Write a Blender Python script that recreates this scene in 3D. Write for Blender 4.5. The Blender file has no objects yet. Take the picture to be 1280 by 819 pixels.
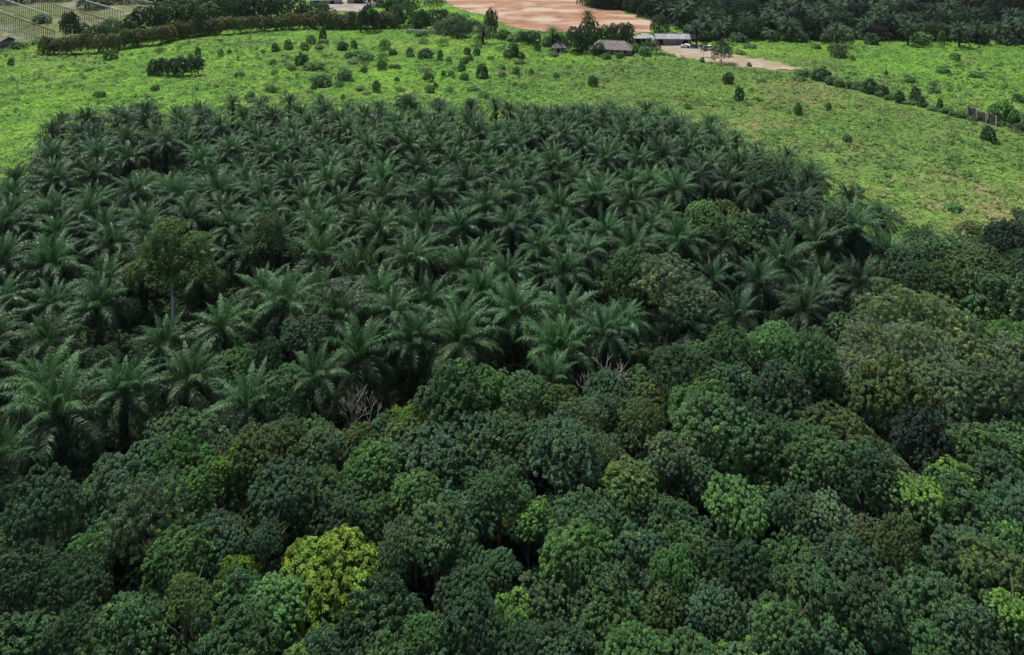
import bpy, math, random
import numpy as np
from mathutils import Vector, Matrix
R = math.radians
random.seed(7)
rng = np.random.default_rng(11)
SC = bpy.context.scene
COL = SC.collection

# ------------------------------------------------------------------ camera
CAM_H, F, HOR = 62.0, 1000.0, -130.0             # height in metres, focal length and horizon row in 1280-px pixels
cam_d = bpy.data.cameras.new('camera')
cam_d.lens = 36.0 * F / 1280.0
cam_d.shift_y = -(409.5-HOR)/1280.0              # the photograph's uprights stay parallel: level lens with vertical shift
cam_d.sensor_width = 36.0
cam_d.clip_start = 0.5; cam_d.clip_end = 9000
cam = bpy.data.objects.new('camera', cam_d)
cam.location = (0, 0, CAM_H)
cam.rotation_euler = (math.pi/2, 0, 0)
COL.objects.link(cam)
SC.camera = cam

# ------------------------------------------------------------------ light
SUN_EL, SUN_AZ = R(64), R(-38)                   # azimuth from +Y, clockwise
w = bpy.data.worlds.new('World'); SC.world = w; w.use_nodes = True
nt = w.node_tree; bg = nt.nodes['Background']
sky = nt.nodes.new('ShaderNodeTexSky'); sky.sky_type = 'NISHITA'; sky.sun_disc = False
sky.sun_elevation = SUN_EL; sky.sun_rotation = SUN_AZ
sky.air_density = 1.0; sky.dust_density = 3.0; sky.ozone_density = 1.0
nt.links.new(sky.outputs[0], bg.inputs[0]); bg.inputs[1].default_value = 0.05
sl = bpy.data.lights.new('sun', 'SUN'); sl.energy = 3.4; sl.angle = R(8); sl.color = (1.0, 0.965, 0.91)
so = bpy.data.objects.new('sun', sl)
sd = Vector((math.cos(SUN_EL)*math.sin(SUN_AZ), math.cos(SUN_EL)*math.cos(SUN_AZ), math.sin(SUN_EL)))
so.rotation_euler = sd.to_track_quat('Z', 'Y').to_euler(); so.location = (0, 0, 200)
COL.objects.link(so)
SC.view_settings.view_transform = 'Standard'; SC.view_settings.look = 'None'
SC.view_settings.exposure = 1.05; SC.view_settings.gamma = 1.0
SC.cycles.max_bounces = 6; SC.cycles.diffuse_bounces = 3; SC.cycles.transmission_bounces = 3
SC.cycles.glossy_bounces = 2

# ------------------------------------------------------------------ measuring helpers
def P(px, py, z=0.0):
    """place where the sight line of a photograph pixel meets height z"""
    d = F*(CAM_H-z)/(py-HOR)
    return Vector(((px-640)/F*d, d, z))
def scale_at(p):
    """photo pixels per metre at a place"""
    return F/p[1]
def proj(x, y, z):
    return 640+F*x/y, HOR+F*(CAM_H-z)/y
def inpoly(x, y, poly):
    x = np.asarray(x, float); y = np.asarray(y, float)
    r = np.zeros(x.shape, bool); n = len(poly); j = n-1
    for i in range(n):
        xi, yi = poly[i][0], poly[i][1]; xj, yj = poly[j][0], poly[j][1]
        c = ((yi > y) != (yj > y)) & (x < (xj-xi)*(y-yi)/((yj-yi) if yj != yi else 1e-9)+xi)
        r ^= c; j = i
    return r
def wpoly(pix, z): return [tuple(P(a, b, z)[:2]) for a, b in pix]
def ground_h(x, y):
    x = np.asarray(x, float); y = np.asarray(y, float)
    return 0.35*np.sin(x*0.045+1.3)*np.sin(y*0.06) + 0.25*np.sin(x*0.11+y*0.07)
def G(px, py):
    z = 0.0
    for _ in range(5):
        p = P(px, py, z); z = float(ground_h(p.x, p.y))
    return P(px, py, z)
# cheap smooth value noise in numpy
_N = rng.random((256, 256))
def vnoise(x, y, s):
    x = np.asarray(x)/s+1000; y = np.asarray(y)/s+1000
    xi = np.floor(x).astype(int); yi = np.floor(y).astype(int); fx = x-xi; fy = y-yi
    fx = fx*fx*(3-2*fx); fy = fy*fy*(3-2*fy)
    a = _N[xi % 256, yi % 256]; b = _N[(xi+1) % 256, yi % 256]; c = _N[xi % 256, (yi+1) % 256]; d = _N[(xi+1) % 256, (yi+1) % 256]
    return (a*(1-fx)+b*fx)*(1-fy)+(c*(1-fx)+d*fx)*fy

# ------------------------------------------------------------------ materials
def new_mat(name):
    m = bpy.data.materials.new(name); m.use_nodes = True
    return m, m.node_tree, m.node_tree.nodes['Principled BSDF']
def N(t, kind, **kw):
    n = t.nodes.new(kind)
    for k, v in kw.items(): setattr(n, k, v)
    return n
def foliage_mat(name, rough=0.5, spec=0.35, transl=0.18, own=True):
    """object colour x per-leaf 'tint' colour"""
    m, t, b = new_mat(name)
    at = N(t, 'ShaderNodeAttribute', attribute_name='tint')
    if own:
        oi = N(t, 'ShaderNodeObjectInfo')
        mx = N(t, 'ShaderNodeMix', data_type='RGBA', blend_type='MULTIPLY'); mx.inputs[0].default_value = 1
        t.links.new(oi.outputs['Color'], mx.inputs[6]); t.links.new(at.outputs['Color'], mx.inputs[7])
        c = mx.outputs[2]
    else: c = at.outputs['Color']
    t.links.new(c, b.inputs['Base Color'])
    b.inputs['Roughness'].default_value = rough; b.inputs['Specular IOR Level'].default_value = spec
    tr = N(t, 'ShaderNodeBsdfTranslucent'); t.links.new(c, tr.inputs['Color'])
    ms = N(t, 'ShaderNodeMixShader'); ms.inputs[0].default_value = transl
    t.links.new(b.outputs[0], ms.inputs[1]); t.links.new(tr.outputs[0], ms.inputs[2])
    t.links.new(ms.outputs[0], t.nodes['Material Output'].inputs['Surface'])
    return m
def noise_mat(name, c1, c2, scale, rough=0.9, detail=6, c3=None, s3=0.1, bump=0.0, coords='Object', stretch=None, spec=0.2):
    m, t, b = new_mat(name)
    tc = N(t, 'ShaderNodeTexCoord'); src = tc.outputs[coords]
    if stretch:
        mp = N(t, 'ShaderNodeMapping'); mp.inputs['Scale'].default_value = stretch
        t.links.new(src, mp.inputs[0]); src = mp.outputs[0]
    n = N(t, 'ShaderNodeTexNoise'); n.inputs['Scale'].default_value = scale; n.inputs['Detail'].default_value = detail
    t.links.new(src, n.inputs['Vector'])
    r = N(t, 'ShaderNodeValToRGB'); r.color_ramp.elements[0].position = 0.35; r.color_ramp.elements[1].position = 0.65
    r.color_ramp.elements[0].color = (*c1, 1); r.color_ramp.elements[1].color = (*c2, 1)
    t.links.new(n.outputs['Fac'], r.inputs[0]); out = r.outputs[0]
    if c3:
        n2 = N(t, 'ShaderNodeTexNoise'); n2.inputs['Scale'].default_value = s3; n2.inputs['Detail'].default_value = 4
        t.links.new(src, n2.inputs['Vector'])
        r2 = N(t, 'ShaderNodeValToRGB'); r2.color_ramp.elements[0].position = 0.5; r2.color_ramp.elements[1].position = 0.62
        t.links.new(n2.outputs['Fac'], r2.inputs[0])
        mx = N(t, 'ShaderNodeMix', data_type='RGBA'); t.links.new(r2.outputs[0], mx.inputs[0]); t.links.new(out, mx.inputs[6])
        mx.inputs[7].default_value = (*c3, 1); out = mx.outputs[2]
    t.links.new(out, b.inputs['Base Color']); b.inputs['Roughness'].default_value = rough
    b.inputs['Specular IOR Level'].default_value = spec
    if bump:
        bp = N(t, 'ShaderNodeBump'); bp.inputs['Strength'].default_value = bump; bp.inputs['Distance'].default_value = 0.1
        t.links.new(n.outputs['Fac'], bp.inputs['Height']); t.links.new(bp.outputs[0], b.inputs['Normal'])
    return m
M_LEAF = foliage_mat('broadleaf', 0.5, 0.3, 0.15)
M_FROND = foliage_mat('palm_frond', 0.5, 0.22, 0.12)
M_SCRUB = foliage_mat('scrub_leaf', 0.6, 0.2, 0.2, own=False)
M_BARK = noise_mat('bark', (0.06, 0.048, 0.035), (0.15, 0.125, 0.10), 3.0, bump=0.4, stretch=(1, 1, 0.25))
M_PALEBARK = noise_mat('pale_bark', (0.62, 0.60, 0.56), (0.78, 0.76, 0.72), 2.0, bump=0.3, stretch=(1, 1, 0.3))
M_TWIG = noise_mat('dry_twig', (0.26, 0.25, 0.22), (0.42, 0.40, 0.36), 5.0)
M_PTRUNK = noise_mat('palm_trunk', (0.03, 0.023, 0.016), (0.09, 0.07, 0.05), 4.0, bump=0.8)
M_RUST = noise_mat('weathered_timber', (0.09, 0.065, 0.05), (0.22, 0.17, 0.14), 2.0)
M_GALV = noise_mat('galvanised_metal', (0.28, 0.29, 0.29), (0.45, 0.46, 0.46), 1.5, rough=0.5, spec=0.5)
M_ROOF = noise_mat('grey_roof_tile', (0.075, 0.07, 0.076), (0.155, 0.145, 0.15), 1.2, rough=0.75, detail=8, c3=(0.16, 0.12, 0.11), s3=0.4)
M_SHEET = noise_mat('weathered_sheet_metal', (0.13, 0.145, 0.17), (0.24, 0.26, 0.29), 0.8, rough=0.55, c3=(0.16, 0.14, 0.13), s3=0.3, spec=0.4)
M_BLUE = noise_mat('pale_blue_roof_paint', (0.22, 0.31, 0.36), (0.32, 0.40, 0.44), 0.8, rough=0.5)
M_WALL = noise_mat('faded_wall_paint', (0.28, 0.28, 0.27), (0.42, 0.41, 0.39), 1.0, detail=8)
M_DARK = noise_mat('dark_opening', (0.012, 0.012, 0.012), (0.03, 0.028, 0.025), 1.0)
M_CONC = noise_mat('old_concrete', (0.045, 0.043, 0.038), (0.12, 0.115, 0.10), 1.6, bump=0.3, c3=(0.02, 0.025, 0.017), s3=0.6)
M_WHITE = noise_mat('white_paint', (0.40, 0.40, 0.39), (0.55, 0.55, 0.53), 2.0, rough=0.35, spec=0.5)
M_CARP = {n: noise_mat('car_paint_'+n, c, tuple(min(1, v*1.1) for v in c), 0.6, rough=0.3, spec=0.6)
          for n, c in dict(white=(0.72, 0.72, 0.72), dark=(0.03, 0.03, 0.035), silver=(0.4, 0.41, 0.43)).items()}
M_GLASS = noise_mat('window_glass', (0.02, 0.025, 0.03), (0.04, 0.045, 0.05), 1, rough=0.1, spec=0.6)
M_TYRE = noise_mat('tyre_rubber', (0.012, 0.012, 0.012), (0.02, 0.02, 0.02), 5)
M_EARTH = noise_mat('bare_red_earth', (0.155, 0.078, 0.043), (0.245, 0.142, 0.088), 0.16, detail=15, c3=(0.31, 0.235, 0.175), s3=0.05, stretch=(0.7, 1.0, 1))
M_DIRT = noise_mat('pale_dirt_road', (0.19, 0.15, 0.10), (0.27, 0.23, 0.175), 0.25, detail=10, c3=(0.19, 0.16, 0.09), s3=0.09)
M_YARD = noise_mat('pale_gravel_yard', (0.18, 0.155, 0.14), (0.26, 0.23, 0.21), 0.2, detail=8, c3=(0.16, 0.15, 0.10), s3=0.08)
M_STRAW = noise_mat('dry_grass_plot', (0.040, 0.075, 0.022), (0.115, 0.115, 0.040), 0.2, detail=12, c3=(0.13, 0.125, 0.095), s3=0.07)
M_SHADE_SOIL = noise_mat('shade_toned_soil', (0.022, 0.014, 0.011), (0.045, 0.026, 0.021), 0.4, detail=8)  # reddish soil, its colour darkened for the shade under the palms

# ground: vegetation soil, greener in the open field, dark leaf litter under the plantation
def ground_mat():
    m, t, b = new_mat('field_ground')
    at = N(t, 'ShaderNodeAttribute', attribute_name='tint')
    tc = N(t, 'ShaderNodeTexCoord')
    n = N(t, 'ShaderNodeTexNoise'); n.inputs['Scale'].default_value = 1.1; n.inputs['Detail'].default_value = 8
    t.links.new(tc.outputs['Object'], n.inputs['Vector'])
    mr = N(t, 'ShaderNodeMapRange'); mr.inputs[1].default_value = .3; mr.inputs[2].default_value = .7
    mr.inputs[3].default_value = 0.6; mr.inputs[4].default_value = 1.3
    t.links.new(n.outputs['Fac'], mr.inputs[0])
    mx = N(t, 'ShaderNodeVectorMath', operation='SCALE')
    t.links.new(at.outputs['Color'], mx.inputs[0]); t.links.new(mr.outputs[0], mx.inputs['Scale'])
    t.links.new(mx.outputs[0], b.inputs['Base Color']); b.inputs['Roughness'].default_value = 0.95
    b.inputs['Specular IOR Level'].default_value = 0.1
    bp = N(t, 'ShaderNodeBump'); bp.inputs['Distance'].default_value = 0.4; bp.inputs['Strength'].default_value = 0.6
    t.links.new(n.outputs['Fac'], bp.inputs['Height']); t.links.new(bp.outputs[0], b.inputs['Normal'])
    return m
M_GROUND = ground_mat()

# ------------------------------------------------------------------ object helpers
def tag(o, label=None, cat=None, group=None, kind=None):
    if label: o['label'] = label
    if cat: o['category'] = cat
    if group: o['group'] = group
    if kind: o['kind'] = kind
    return o
def empty(name, loc, rz=0.0, sc=1.0):
    o = bpy.data.objects.new(name, None); COL.objects.link(o)
    o.location = loc; o.rotation_euler = (0, 0, rz); o.scale = (sc,)*3 if isinstance(sc, (int, float)) else sc
    o.empty_display_size = 0.5
    return o
def link(name, me, parent=None, loc=(0, 0, 0), rot=(0, 0, 0), sc=(1, 1, 1), color=None):
    o = bpy.data.objects.new(name, me); COL.objects.link(o)
    if parent: o.parent = parent
    o.location = loc; o.rotation_euler = rot; o.scale = sc
    if color is not None: o.color = (*color, 1)
    return o
def np_mesh(name, verts, faces_list, mats, tint=None, smooth=False):
    """verts (n,3); faces_list: list of (array (m,k)); tint (n,3) per vertex"""
    me = bpy.data.meshes.new(name)
    verts = np.asarray(verts, np.float32)
    me.vertices.add(len(verts)); me.vertices.foreach_set('co', verts.ravel())
    loops = np.concatenate([f.ravel() for f in faces_list]).astype(np.int32)
    tot = np.concatenate([np.full(len(f), f.shape[1]) for f in faces_list]).astype(np.int32)
    st = np.concatenate([[0], np.cumsum(tot)[:-1]]).astype(np.int32)
    me.loops.add(len(loops)); me.loops.foreach_set('vertex_index', loops)
    me.polygons.add(len(tot)); me.polygons.foreach_set('loop_start', st)
    me.polygons.foreach_set('use_smooth', np.full(len(tot), smooth))
    for m in (mats if isinstance(mats, (list, tuple)) else [mats]): me.materials.append(m)
    if tint is not None:
        a = me.color_attributes.new('tint', 'FLOAT_COLOR', 'POINT')
        c = np.ones((len(verts), 4), np.float32); c[:, :3] = tint
        a.data.foreach_set('color', c.ravel())
    me.update(calc_edges=True)
    return me
def norm(v): return v/np.maximum(np.linalg.norm(v, axis=-1, keepdims=True), 1e-9)
def leaves(pos, nrm, length, width, k, droop=0.35, r=rng, tint=None):
    """rosettes: at each pos k leaf quads fan out round nrm"""
    n = len(pos)
    ref = np.where(np.abs(nrm[:, 2:3]) < 0.9, np.array([[0, 0, 1.]]), np.array([[1., 0, 0]]))
    a = norm(np.cross(nrm, ref)); b = np.cross(nrm, a)
    ph = (np.arange(k)[None]/k*2*np.pi + r.random((n, 1))*6.28 + r.normal(0, .25, (n, k)))[..., None]
    d = np.cos(ph)*a[:, None] + np.sin(ph)*b[:, None]
    lift = r.uniform(-0.4, 0.45, (n, k, 1))
    d = norm(d + nrm[:, None]*lift)
    s = np.cross(d, nrm[:, None]+0*d); s = norm(s + r.normal(0, .25, s.shape))
    L = (length*r.uniform(.7, 1.25, (n, k, 1))); W = width*r.uniform(.8, 1.2, (n, k, 1))
    base = pos[:, None] + d*L*0.05
    mid = pos[:, None] + d*L*0.55
    tip = pos[:, None] + d*L - np.array([0, 0, 1.])*L*droop
    V = np.stack([base+0*mid, mid+s*W*.5, tip, mid-s*W*.5], 2).reshape(-1, 3)
    Fq = np.arange(n*k*4).reshape(-1, 4)
    T = None
    if tint is not None:
        T = np.repeat(tint[:, None], k, 1)*r.uniform(.85, 1.15, (n, k, 1))
        T = np.repeat(T.reshape(-1, 3), 4, 0)
    return V, Fq, T
def fib(n, r=rng, zmin=-0.3):
    i = np.arange(n)+0.5
    z = 1-(1-zmin)*i/n; ph = i*2.39996+r.random()*6.28
    q = np.sqrt(1-z*z); return np.stack([q*np.cos(ph), q*np.sin(ph), z], 1)
def limb_mesh(name, segs, mat, sides=6):
    """tapered round limbs; segs = [(points, radii)]"""
    V = []; Fq = []; o = 0
    for pts, rad in segs:
        pts = [Vector(p) for p in pts]
        for i, p in enumerate(pts):
            d = (pts[min(i+1, len(pts)-1)]-pts[max(i-1, 0)]).normalized()
            u = d.orthogonal().normalized(); v = d.cross(u)
            for k in range(sides):
                a = 2*math.pi*k/sides
                V.append(p + (u*math.cos(a)+v*math.sin(a))*rad[i])
        for i in range(len(pts)-1):
            for k in range(sides):
                Fq.append((o+i*sides+k, o+i*sides+(k+1) % sides, o+(i+1)*sides+(k+1) % sides, o+(i+1)*sides+k))
        o += len(pts)*sides
    return np_mesh(name, np.array([tuple(v) for v in V]), [np.array(Fq)], mat, smooth=True)
def box_mesh(name, boxes, mat):
    V = []; Fq = []
    for (x0, y0, z0, x1, y1, z1) in boxes:
        o = len(V)
        V += [(x0, y0, z0), (x1, y0, z0), (x1, y1, z0), (x0, y1, z0), (x0, y0, z1), (x1, y0, z1), (x1, y1, z1), (x0, y1, z1)]
        Fq += [(o, o+3, o+2, o+1), (o+4, o+5, o+6, o+7), (o, o+1, o+5, o+4), (o+1, o+2, o+6, o+5), (o+2, o+3, o+7, o+6), (o+3, o, o+4, o+7)]
    return np_mesh(name, np.array(V, float), [np.array(Fq)], mat)
def poly_mesh(name, V, faces, mat):
    me = bpy.data.meshes.new(name); me.from_pydata([tuple(v) for v in V], [], faces); me.materials.append(mat); me.update(); return me

# ------------------------------------------------------------------ tree crowns
def crown(seed, style, young=False):
    """crown of radius 1 in x,y (scaled per tree); returns mesh. z=0 is the widest level"""
    r = np.random.default_rng(seed)
    if style == 'clump':    nl, sub, sr, k, L, W, flat, wr = 32, 34, .072, 8, .050, .028, .64, (.17, .34)
    elif style == 'dome':   nl, sub, sr, k, L, W, flat, wr = 46, 24, .07, 8, .052, .030, .80, (.19, .26)
    elif style == 'loose':  nl, sub, sr, k, L, W, flat, wr = 24, 34, .085, 7, .055, .019, .72, (.18, .36)
    elif style == 'fine':   nl, sub, sr, k, L, W, flat, wr = 30, 38, .068, 7, .046, .023, .70, (.18, .36)
    else:                   nl, sub, sr, k, L, W, flat, wr = 17, 22, .15, 6, .14, .085, .85, (.34, .48)      # 'shrub', small in the picture
    d = fib(nl, r, -0.85 if style == 'shrub' else -0.5); d += r.normal(0, .16, d.shape); d = norm(d)
    rad = r.uniform(*wr, nl); reach = (1-rad)*(r.uniform(.92, 1.04, nl) if style == 'dome' else r.uniform(.60, 1.22, nl) if style == 'shrub' else r.uniform(.66, 1.2, nl))
    cen = d*reach[:, None]; cen[:, 2] *= flat
    P0, N0, Lid = [], [], []
    for i in range(nl):
        m = max(6, int(sub*(rad[i]/wr[1])**2))
        dd = fib(m, r, -0.35); dd = norm(dd + r.normal(0, .12, dd.shape))
        P0.append(cen[i]+dd*rad[i]*np.array([1, 1, .85])*r.uniform(.86, 1.1, (m, 1))); N0.append(dd); Lid += [i]*m
    P0 = np.concatenate(P0); N0 = np.concatenate(N0); Lid = np.array(Lid)
    keep = np.ones(len(P0), bool)
    for i in range(nl):
        dist = np.linalg.norm((P0-cen[i])/np.array([1, 1, .85]), axis=1)
        keep &= (dist > rad[i]*0.8) | (Lid == i)
    P0, N0, Lid = P0[keep], N0[keep], Lid[keep]
    nr = {'shrub': 4, 'loose': 6}.get(style, 8)
    ltint = r.uniform(.75, 1.3, nl)
    lhue = r.random(nl)
    sub_r = sr*r.uniform(.7, 1.3, len(P0))
    pos, nrm, tint = [], [], []
    yl = (cen[:, 2] > .18)*(r.random(nl) < .75)
    for j in range(nr):
        dd = norm(r.normal(0, 1, P0.shape)+N0*.7+np.array([0, 0, .75]))
        pos.append(P0+dd*sub_r[:, None]*r.uniform(.75, 1.05, (len(P0), 1))); nrm.append(norm(dd+np.array([0, 0, .3])))
        b = ltint[Lid]*r.uniform(.85, 1.15, len(P0))
        hue = lhue[Lid]
        t = np.stack([b*(.90+.25*hue), b, b*(1.08-.22*hue)], 1)
        tint.append(t)
    # new flush: a few clumps of fresh lighter leaves near the outside
    fl = r.random(len(P0)) < 0.05
    for j in range(nr): tint[j][fl] *= np.array([1.9, 1.6, 1.0])
    if young:                                        # whole branches carry the fresh pale leaves, mostly near the top
        fy = (yl[Lid] > 0) & (P0[:, 2] > cen[Lid, 2]-.05)
        for j in range(nr): tint[j][fy] *= np.array([1.95, 1.75, 1.0])
    pos = np.concatenate(pos); nrm = np.concatenate(nrm); tint = np.concatenate(tint)
    V, Fq, T = leaves(pos, nrm, L, W, k, .3, r, tint)
    return np_mesh('crown_'+style, V, [Fq], M_LEAF, T)
CR = {'clump': [crown(100+i, 'clump') for i in range(5)], 'dome': [crown(200+i, 'dome') for i in range(3)],
      'loose': [crown(300+i, 'loose') for i in range(3)], 'fine': [crown(400+i, 'fine') for i in range(3)],
      'shrub': [crown(500+i, 'shrub') for i in range(5)], 'young': [crown(600+i, 'clump', True) for i in range(3)]}
def trunk_mesh(seed, mat, name='trunk', spread=.45):
    """unit tree: from z=-1 (root) to limbs reaching into the crown (z about 0.3)"""
    r = random.Random(seed)
    segs = [([(0, 0, -1), (.01, .01, -.75), (r.uniform(-.03, .03), r.uniform(-.03, .03), -.45), (0, 0, -.15)], [.05, .038, .032, .026])]
    for i in range(6):
        a = i*1.05+r.random()*.6; z0 = -.42+.05*i
        segs.append(([(0, 0, z0), (spread*.4*math.cos(a), spread*.4*math.sin(a), z0+.2), (spread*math.cos(a), spread*math.sin(a), z0+.38)], [.02, .014, .006]))
    return limb_mesh(name, segs, mat)
TRUNKS = [trunk_mesh(i, M_BARK) for i in range(3)]
TRUNK_PALE = trunk_mesh(9, M_PALEBARK)
PAL = dict(g=(.049, .118, .040), b=(.050, .114, .053), d=(.033, .080, .035), l=(.066, .165, .044), y=(.110, .195, .022), o=(.058, .108, .032),
           k=(.074, .134, .062), n=(.078, .116, .052), v=(.054, .128, .036), x=(.014, .034, .021), r=(.150, .100, .045))
NAMES = {'clump': 'broadleaf_tree', 'dome': 'round_crowned_tree', 'loose': 'loose_crowned_tree', 'young': 'broadleaf_tree', 'fine': 'fine_leaved_tree', 'shrub': 'shrub'}
def tree(base, rad, height, style, color, label, cat='tree', group=None, name=None, vz=1.0, trunk=True, pale=False, trunk_r=1.0):
    """base on the ground; crown radius rad (m); top of the crown at height"""
    r = random.random
    sty = style; fl = {'clump': .66, 'young': .66, 'dome': .8, 'loose': .72, 'fine': .72, 'shrub': .85}[sty]*vz
    up = fl*rad
    zc = max(height-up*1.02, up*.2)
    root = empty(name or NAMES[style], base, r()*6.28)
    tag(root, label, cat, group)
    col = PAL[color] if isinstance(color, str) else color
    j = .9+.2*r()
    link('crown', random.choice(CR[sty]), root, (0, 0, zc), ((r()*.5-.25), (r()*.5-.25), 0) if sty not in ('shrub', 'dome') else (0, 0, 0), (rad, rad*(.75+.35*r()), rad*vz), tuple(c*j for c in col))
    if trunk:
        tm = TRUNK_PALE if pale else random.choice(TRUNKS)
        link('trunk', tm, root, (0, 0, zc), (0, 0, 0), (max(rad*.8, zc*.5)*trunk_r, max(rad*.8, zc*.5)*trunk_r, zc+.3))
    return root

# ------------------------------------------------------------------ palms
def frond_arrays(e0, bend, L, seed, pairs=44, spread=1.0):
    r = np.random.default_rng(seed)
    s = np.linspace(0, 1, 14); ang = e0 - bend*s**1.35
    dx = np.cos(ang); dz = np.sin(ang)
    ds = L/13
    x = np.concatenate([[0], np.cumsum((dx[1:]+dx[:-1])/2*ds)]); z = np.concatenate([[0], np.cumsum((dz[1:]+dz[:-1])/2*ds)])
    sway = r.uniform(-.5, .5)
    y = sway*s**2
    C = np.stack([x, y, z], 1)
    V = []; Fq = []
    for i in range(14):                                       # rachis: three-sided
        w_ = .055*(1-.85*s[i])+.006
        up = np.array([-dz[i], 0, dx[i]])
        V += [C[i]+up*w_*.8, C[i]+np.array([0, w_, 0])-up*w_*.4, C[i]+np.array([0, -w_, 0])-up*w_*.4]
    for i in range(13):
        for k in range(3): Fq.append((i*3+k, i*3+(k+1) % 3, (i+1)*3+(k+1) % 3, (i+1)*3+k))
    V = np.array(V); tint = np.tile(np.array([[1.5, 1.25, .9]]), (len(V), 1))
    t = np.linspace(.16, .995, pairs)
    lv = []; lt = []
    for side in (1, -1):
        tt = t + r.uniform(-.008, .008, pairs)
        px_ = np.interp(tt, s, C[:, 0]); py_ = np.interp(tt, s, C[:, 1]); pz_ = np.interp(tt, s, C[:, 2]); an = np.interp(tt, s, ang)
        p = np.stack([px_, py_, pz_], 1)
        tang = np.stack([np.cos(an), 0*an, np.sin(an)], 1); up = np.stack([-np.sin(an), 0*an, np.cos(an)], 1)
        ll = L*.19*np.sin(np.clip(tt*1.05, 0, 1)*np.pi*.86+.3)**.8*spread*r.uniform(.85, 1.12, pairs)
        fwd = .55+.9*tt**3; vert = r.choice([.40, -.05, -.45], pairs)
        d = norm(tang*fwd[:, None]+np.array([[0, side, 0]])+up*vert[:, None])
        wv = norm(np.cross(d, up))*.045*(ll[:, None]/.9)**.5*(.95 if pairs > 30 else 1.6)
        mid = p+d*ll[:, None]*.5 + np.array([0, 0, .02]); tip = p+d*ll[:, None]; tip[:, 2] -= ll*.62*r.uniform(.6, 1.4, pairs); mid[:, 2] -= ll*.07
        lv.append(np.stack([p-wv*.6, p+wv*.6, mid+wv, mid-wv, tip], 1))
        c = r.uniform(.8, 1.25, pairs); lt.append(np.repeat(np.stack([c, c, c], 1), 5, 0))
    lv = np.concatenate(lv).reshape(-1, 3); n0 = len(V); m = len(lv)//5
    b = n0+np.arange(m)*5
    Q = np.stack([b, b+1, b+2, b+3], 1); Tq = np.stack([b+3, b+2, b+4], 1)
    V = np.concatenate([V, lv]); tint = np.concatenate([tint]+lt)
    return V, np.concatenate([np.array(Fq), Q]), Tq, tint
CLASSES = [(1.32, .5), (1.14, .75), (.98, 1.0), (.78, 1.3), (.52, 1.55), (.22, 1.6), (-.12, 1.35), (-.55, .95)]
FRONDS = []
for ci, (e0, bd) in enumerate(CLASSES):
    FRONDS.append([])
    for k in range(2):
        V, Q, T, ti = frond_arrays(e0+random.uniform(-.06, .06), bd*random.uniform(.9, 1.15), 5.0, 900+ci*5+k)
        FRONDS[-1].append(np_mesh('frond', V, [Q, T], M_FROND, ti))
def crown_layout(n, seed):
    """(azimuth, class, scale, base height) of each frond, young ones in the middle"""
    r = random.Random(seed); out = []
    for i in range(n):
        f = i/(n-1)
        cl = min(7, max(0, int(f**1.12*8+r.uniform(-.45, .45))))
        sc = (.62+.5*min(1, f*2.5))*r.uniform(.86, 1.1)
        if f > .9: sc *= .9
        out.append((i*2.39996+r.uniform(-.2, .2), cl, sc, .55*(1-f)))
    return out
def palm_crown_mesh(seed, n=28, name='crown'):
    V_, Q_, T_, C_ = [], [], [], []; o = 0
    r = random.Random(seed)
    for (az, cl, sc, bh) in crown_layout(n, seed):
        e0, bd = CLASSES[cl]
        V, Q, T, ti = frond_arrays(e0+r.uniform(-.1, .1), bd*r.uniform(.85, 1.15), 5.0*sc, seed*77+len(V_), pairs=22)
        ca, sa = math.cos(az), math.sin(az)
        W = V.copy(); W[:, 0] = V[:, 0]*ca-V[:, 1]*sa+.2*ca; W[:, 1] = V[:, 0]*sa+V[:, 1]*ca+.2*sa; W[:, 2] += bh
        f = cl/7; tn = np.array([1.85-1.05*f+(.2 if cl == 7 else 0), 2.0-1.2*f, 1.35-.65*f])*r.uniform(.8, 1.25)  # middle fronds tinted up, partly young green, partly painted light
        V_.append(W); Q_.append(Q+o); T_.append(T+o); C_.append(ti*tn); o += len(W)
    return np_mesh(name, np.concatenate(V_), [np.concatenate(Q_), np.concatenate(T_)], M_FROND, np.concatenate(C_))
PCROWN = [palm_crown_mesh(60+i, 32) for i in range(5)]
def palm_trunk_mesh(seed):
    r = random.Random(seed); segs = [([(0, 0, 0), (0, 0, .4), (.02, .02, .8), (0, 0, 1.02)], [.42, .33, .34, .38])]
    V = []
    for i in range(34):                                        # old frond bases
        a = i*2.4; z = .1+.9*i/34
        c, s = math.cos(a), math.sin(a)
        segs.append(([(c*.28, s*.28, z-.01), (c*.5, s*.5, z+.035)], [.09, .04]))
    return limb_mesh('trunk', segs, M_PTRUNK, 5)
PTRUNK = [palm_trunk_mesh(i) for i in range(2)]
PALMC = (.0200, .049, .0240)
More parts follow.
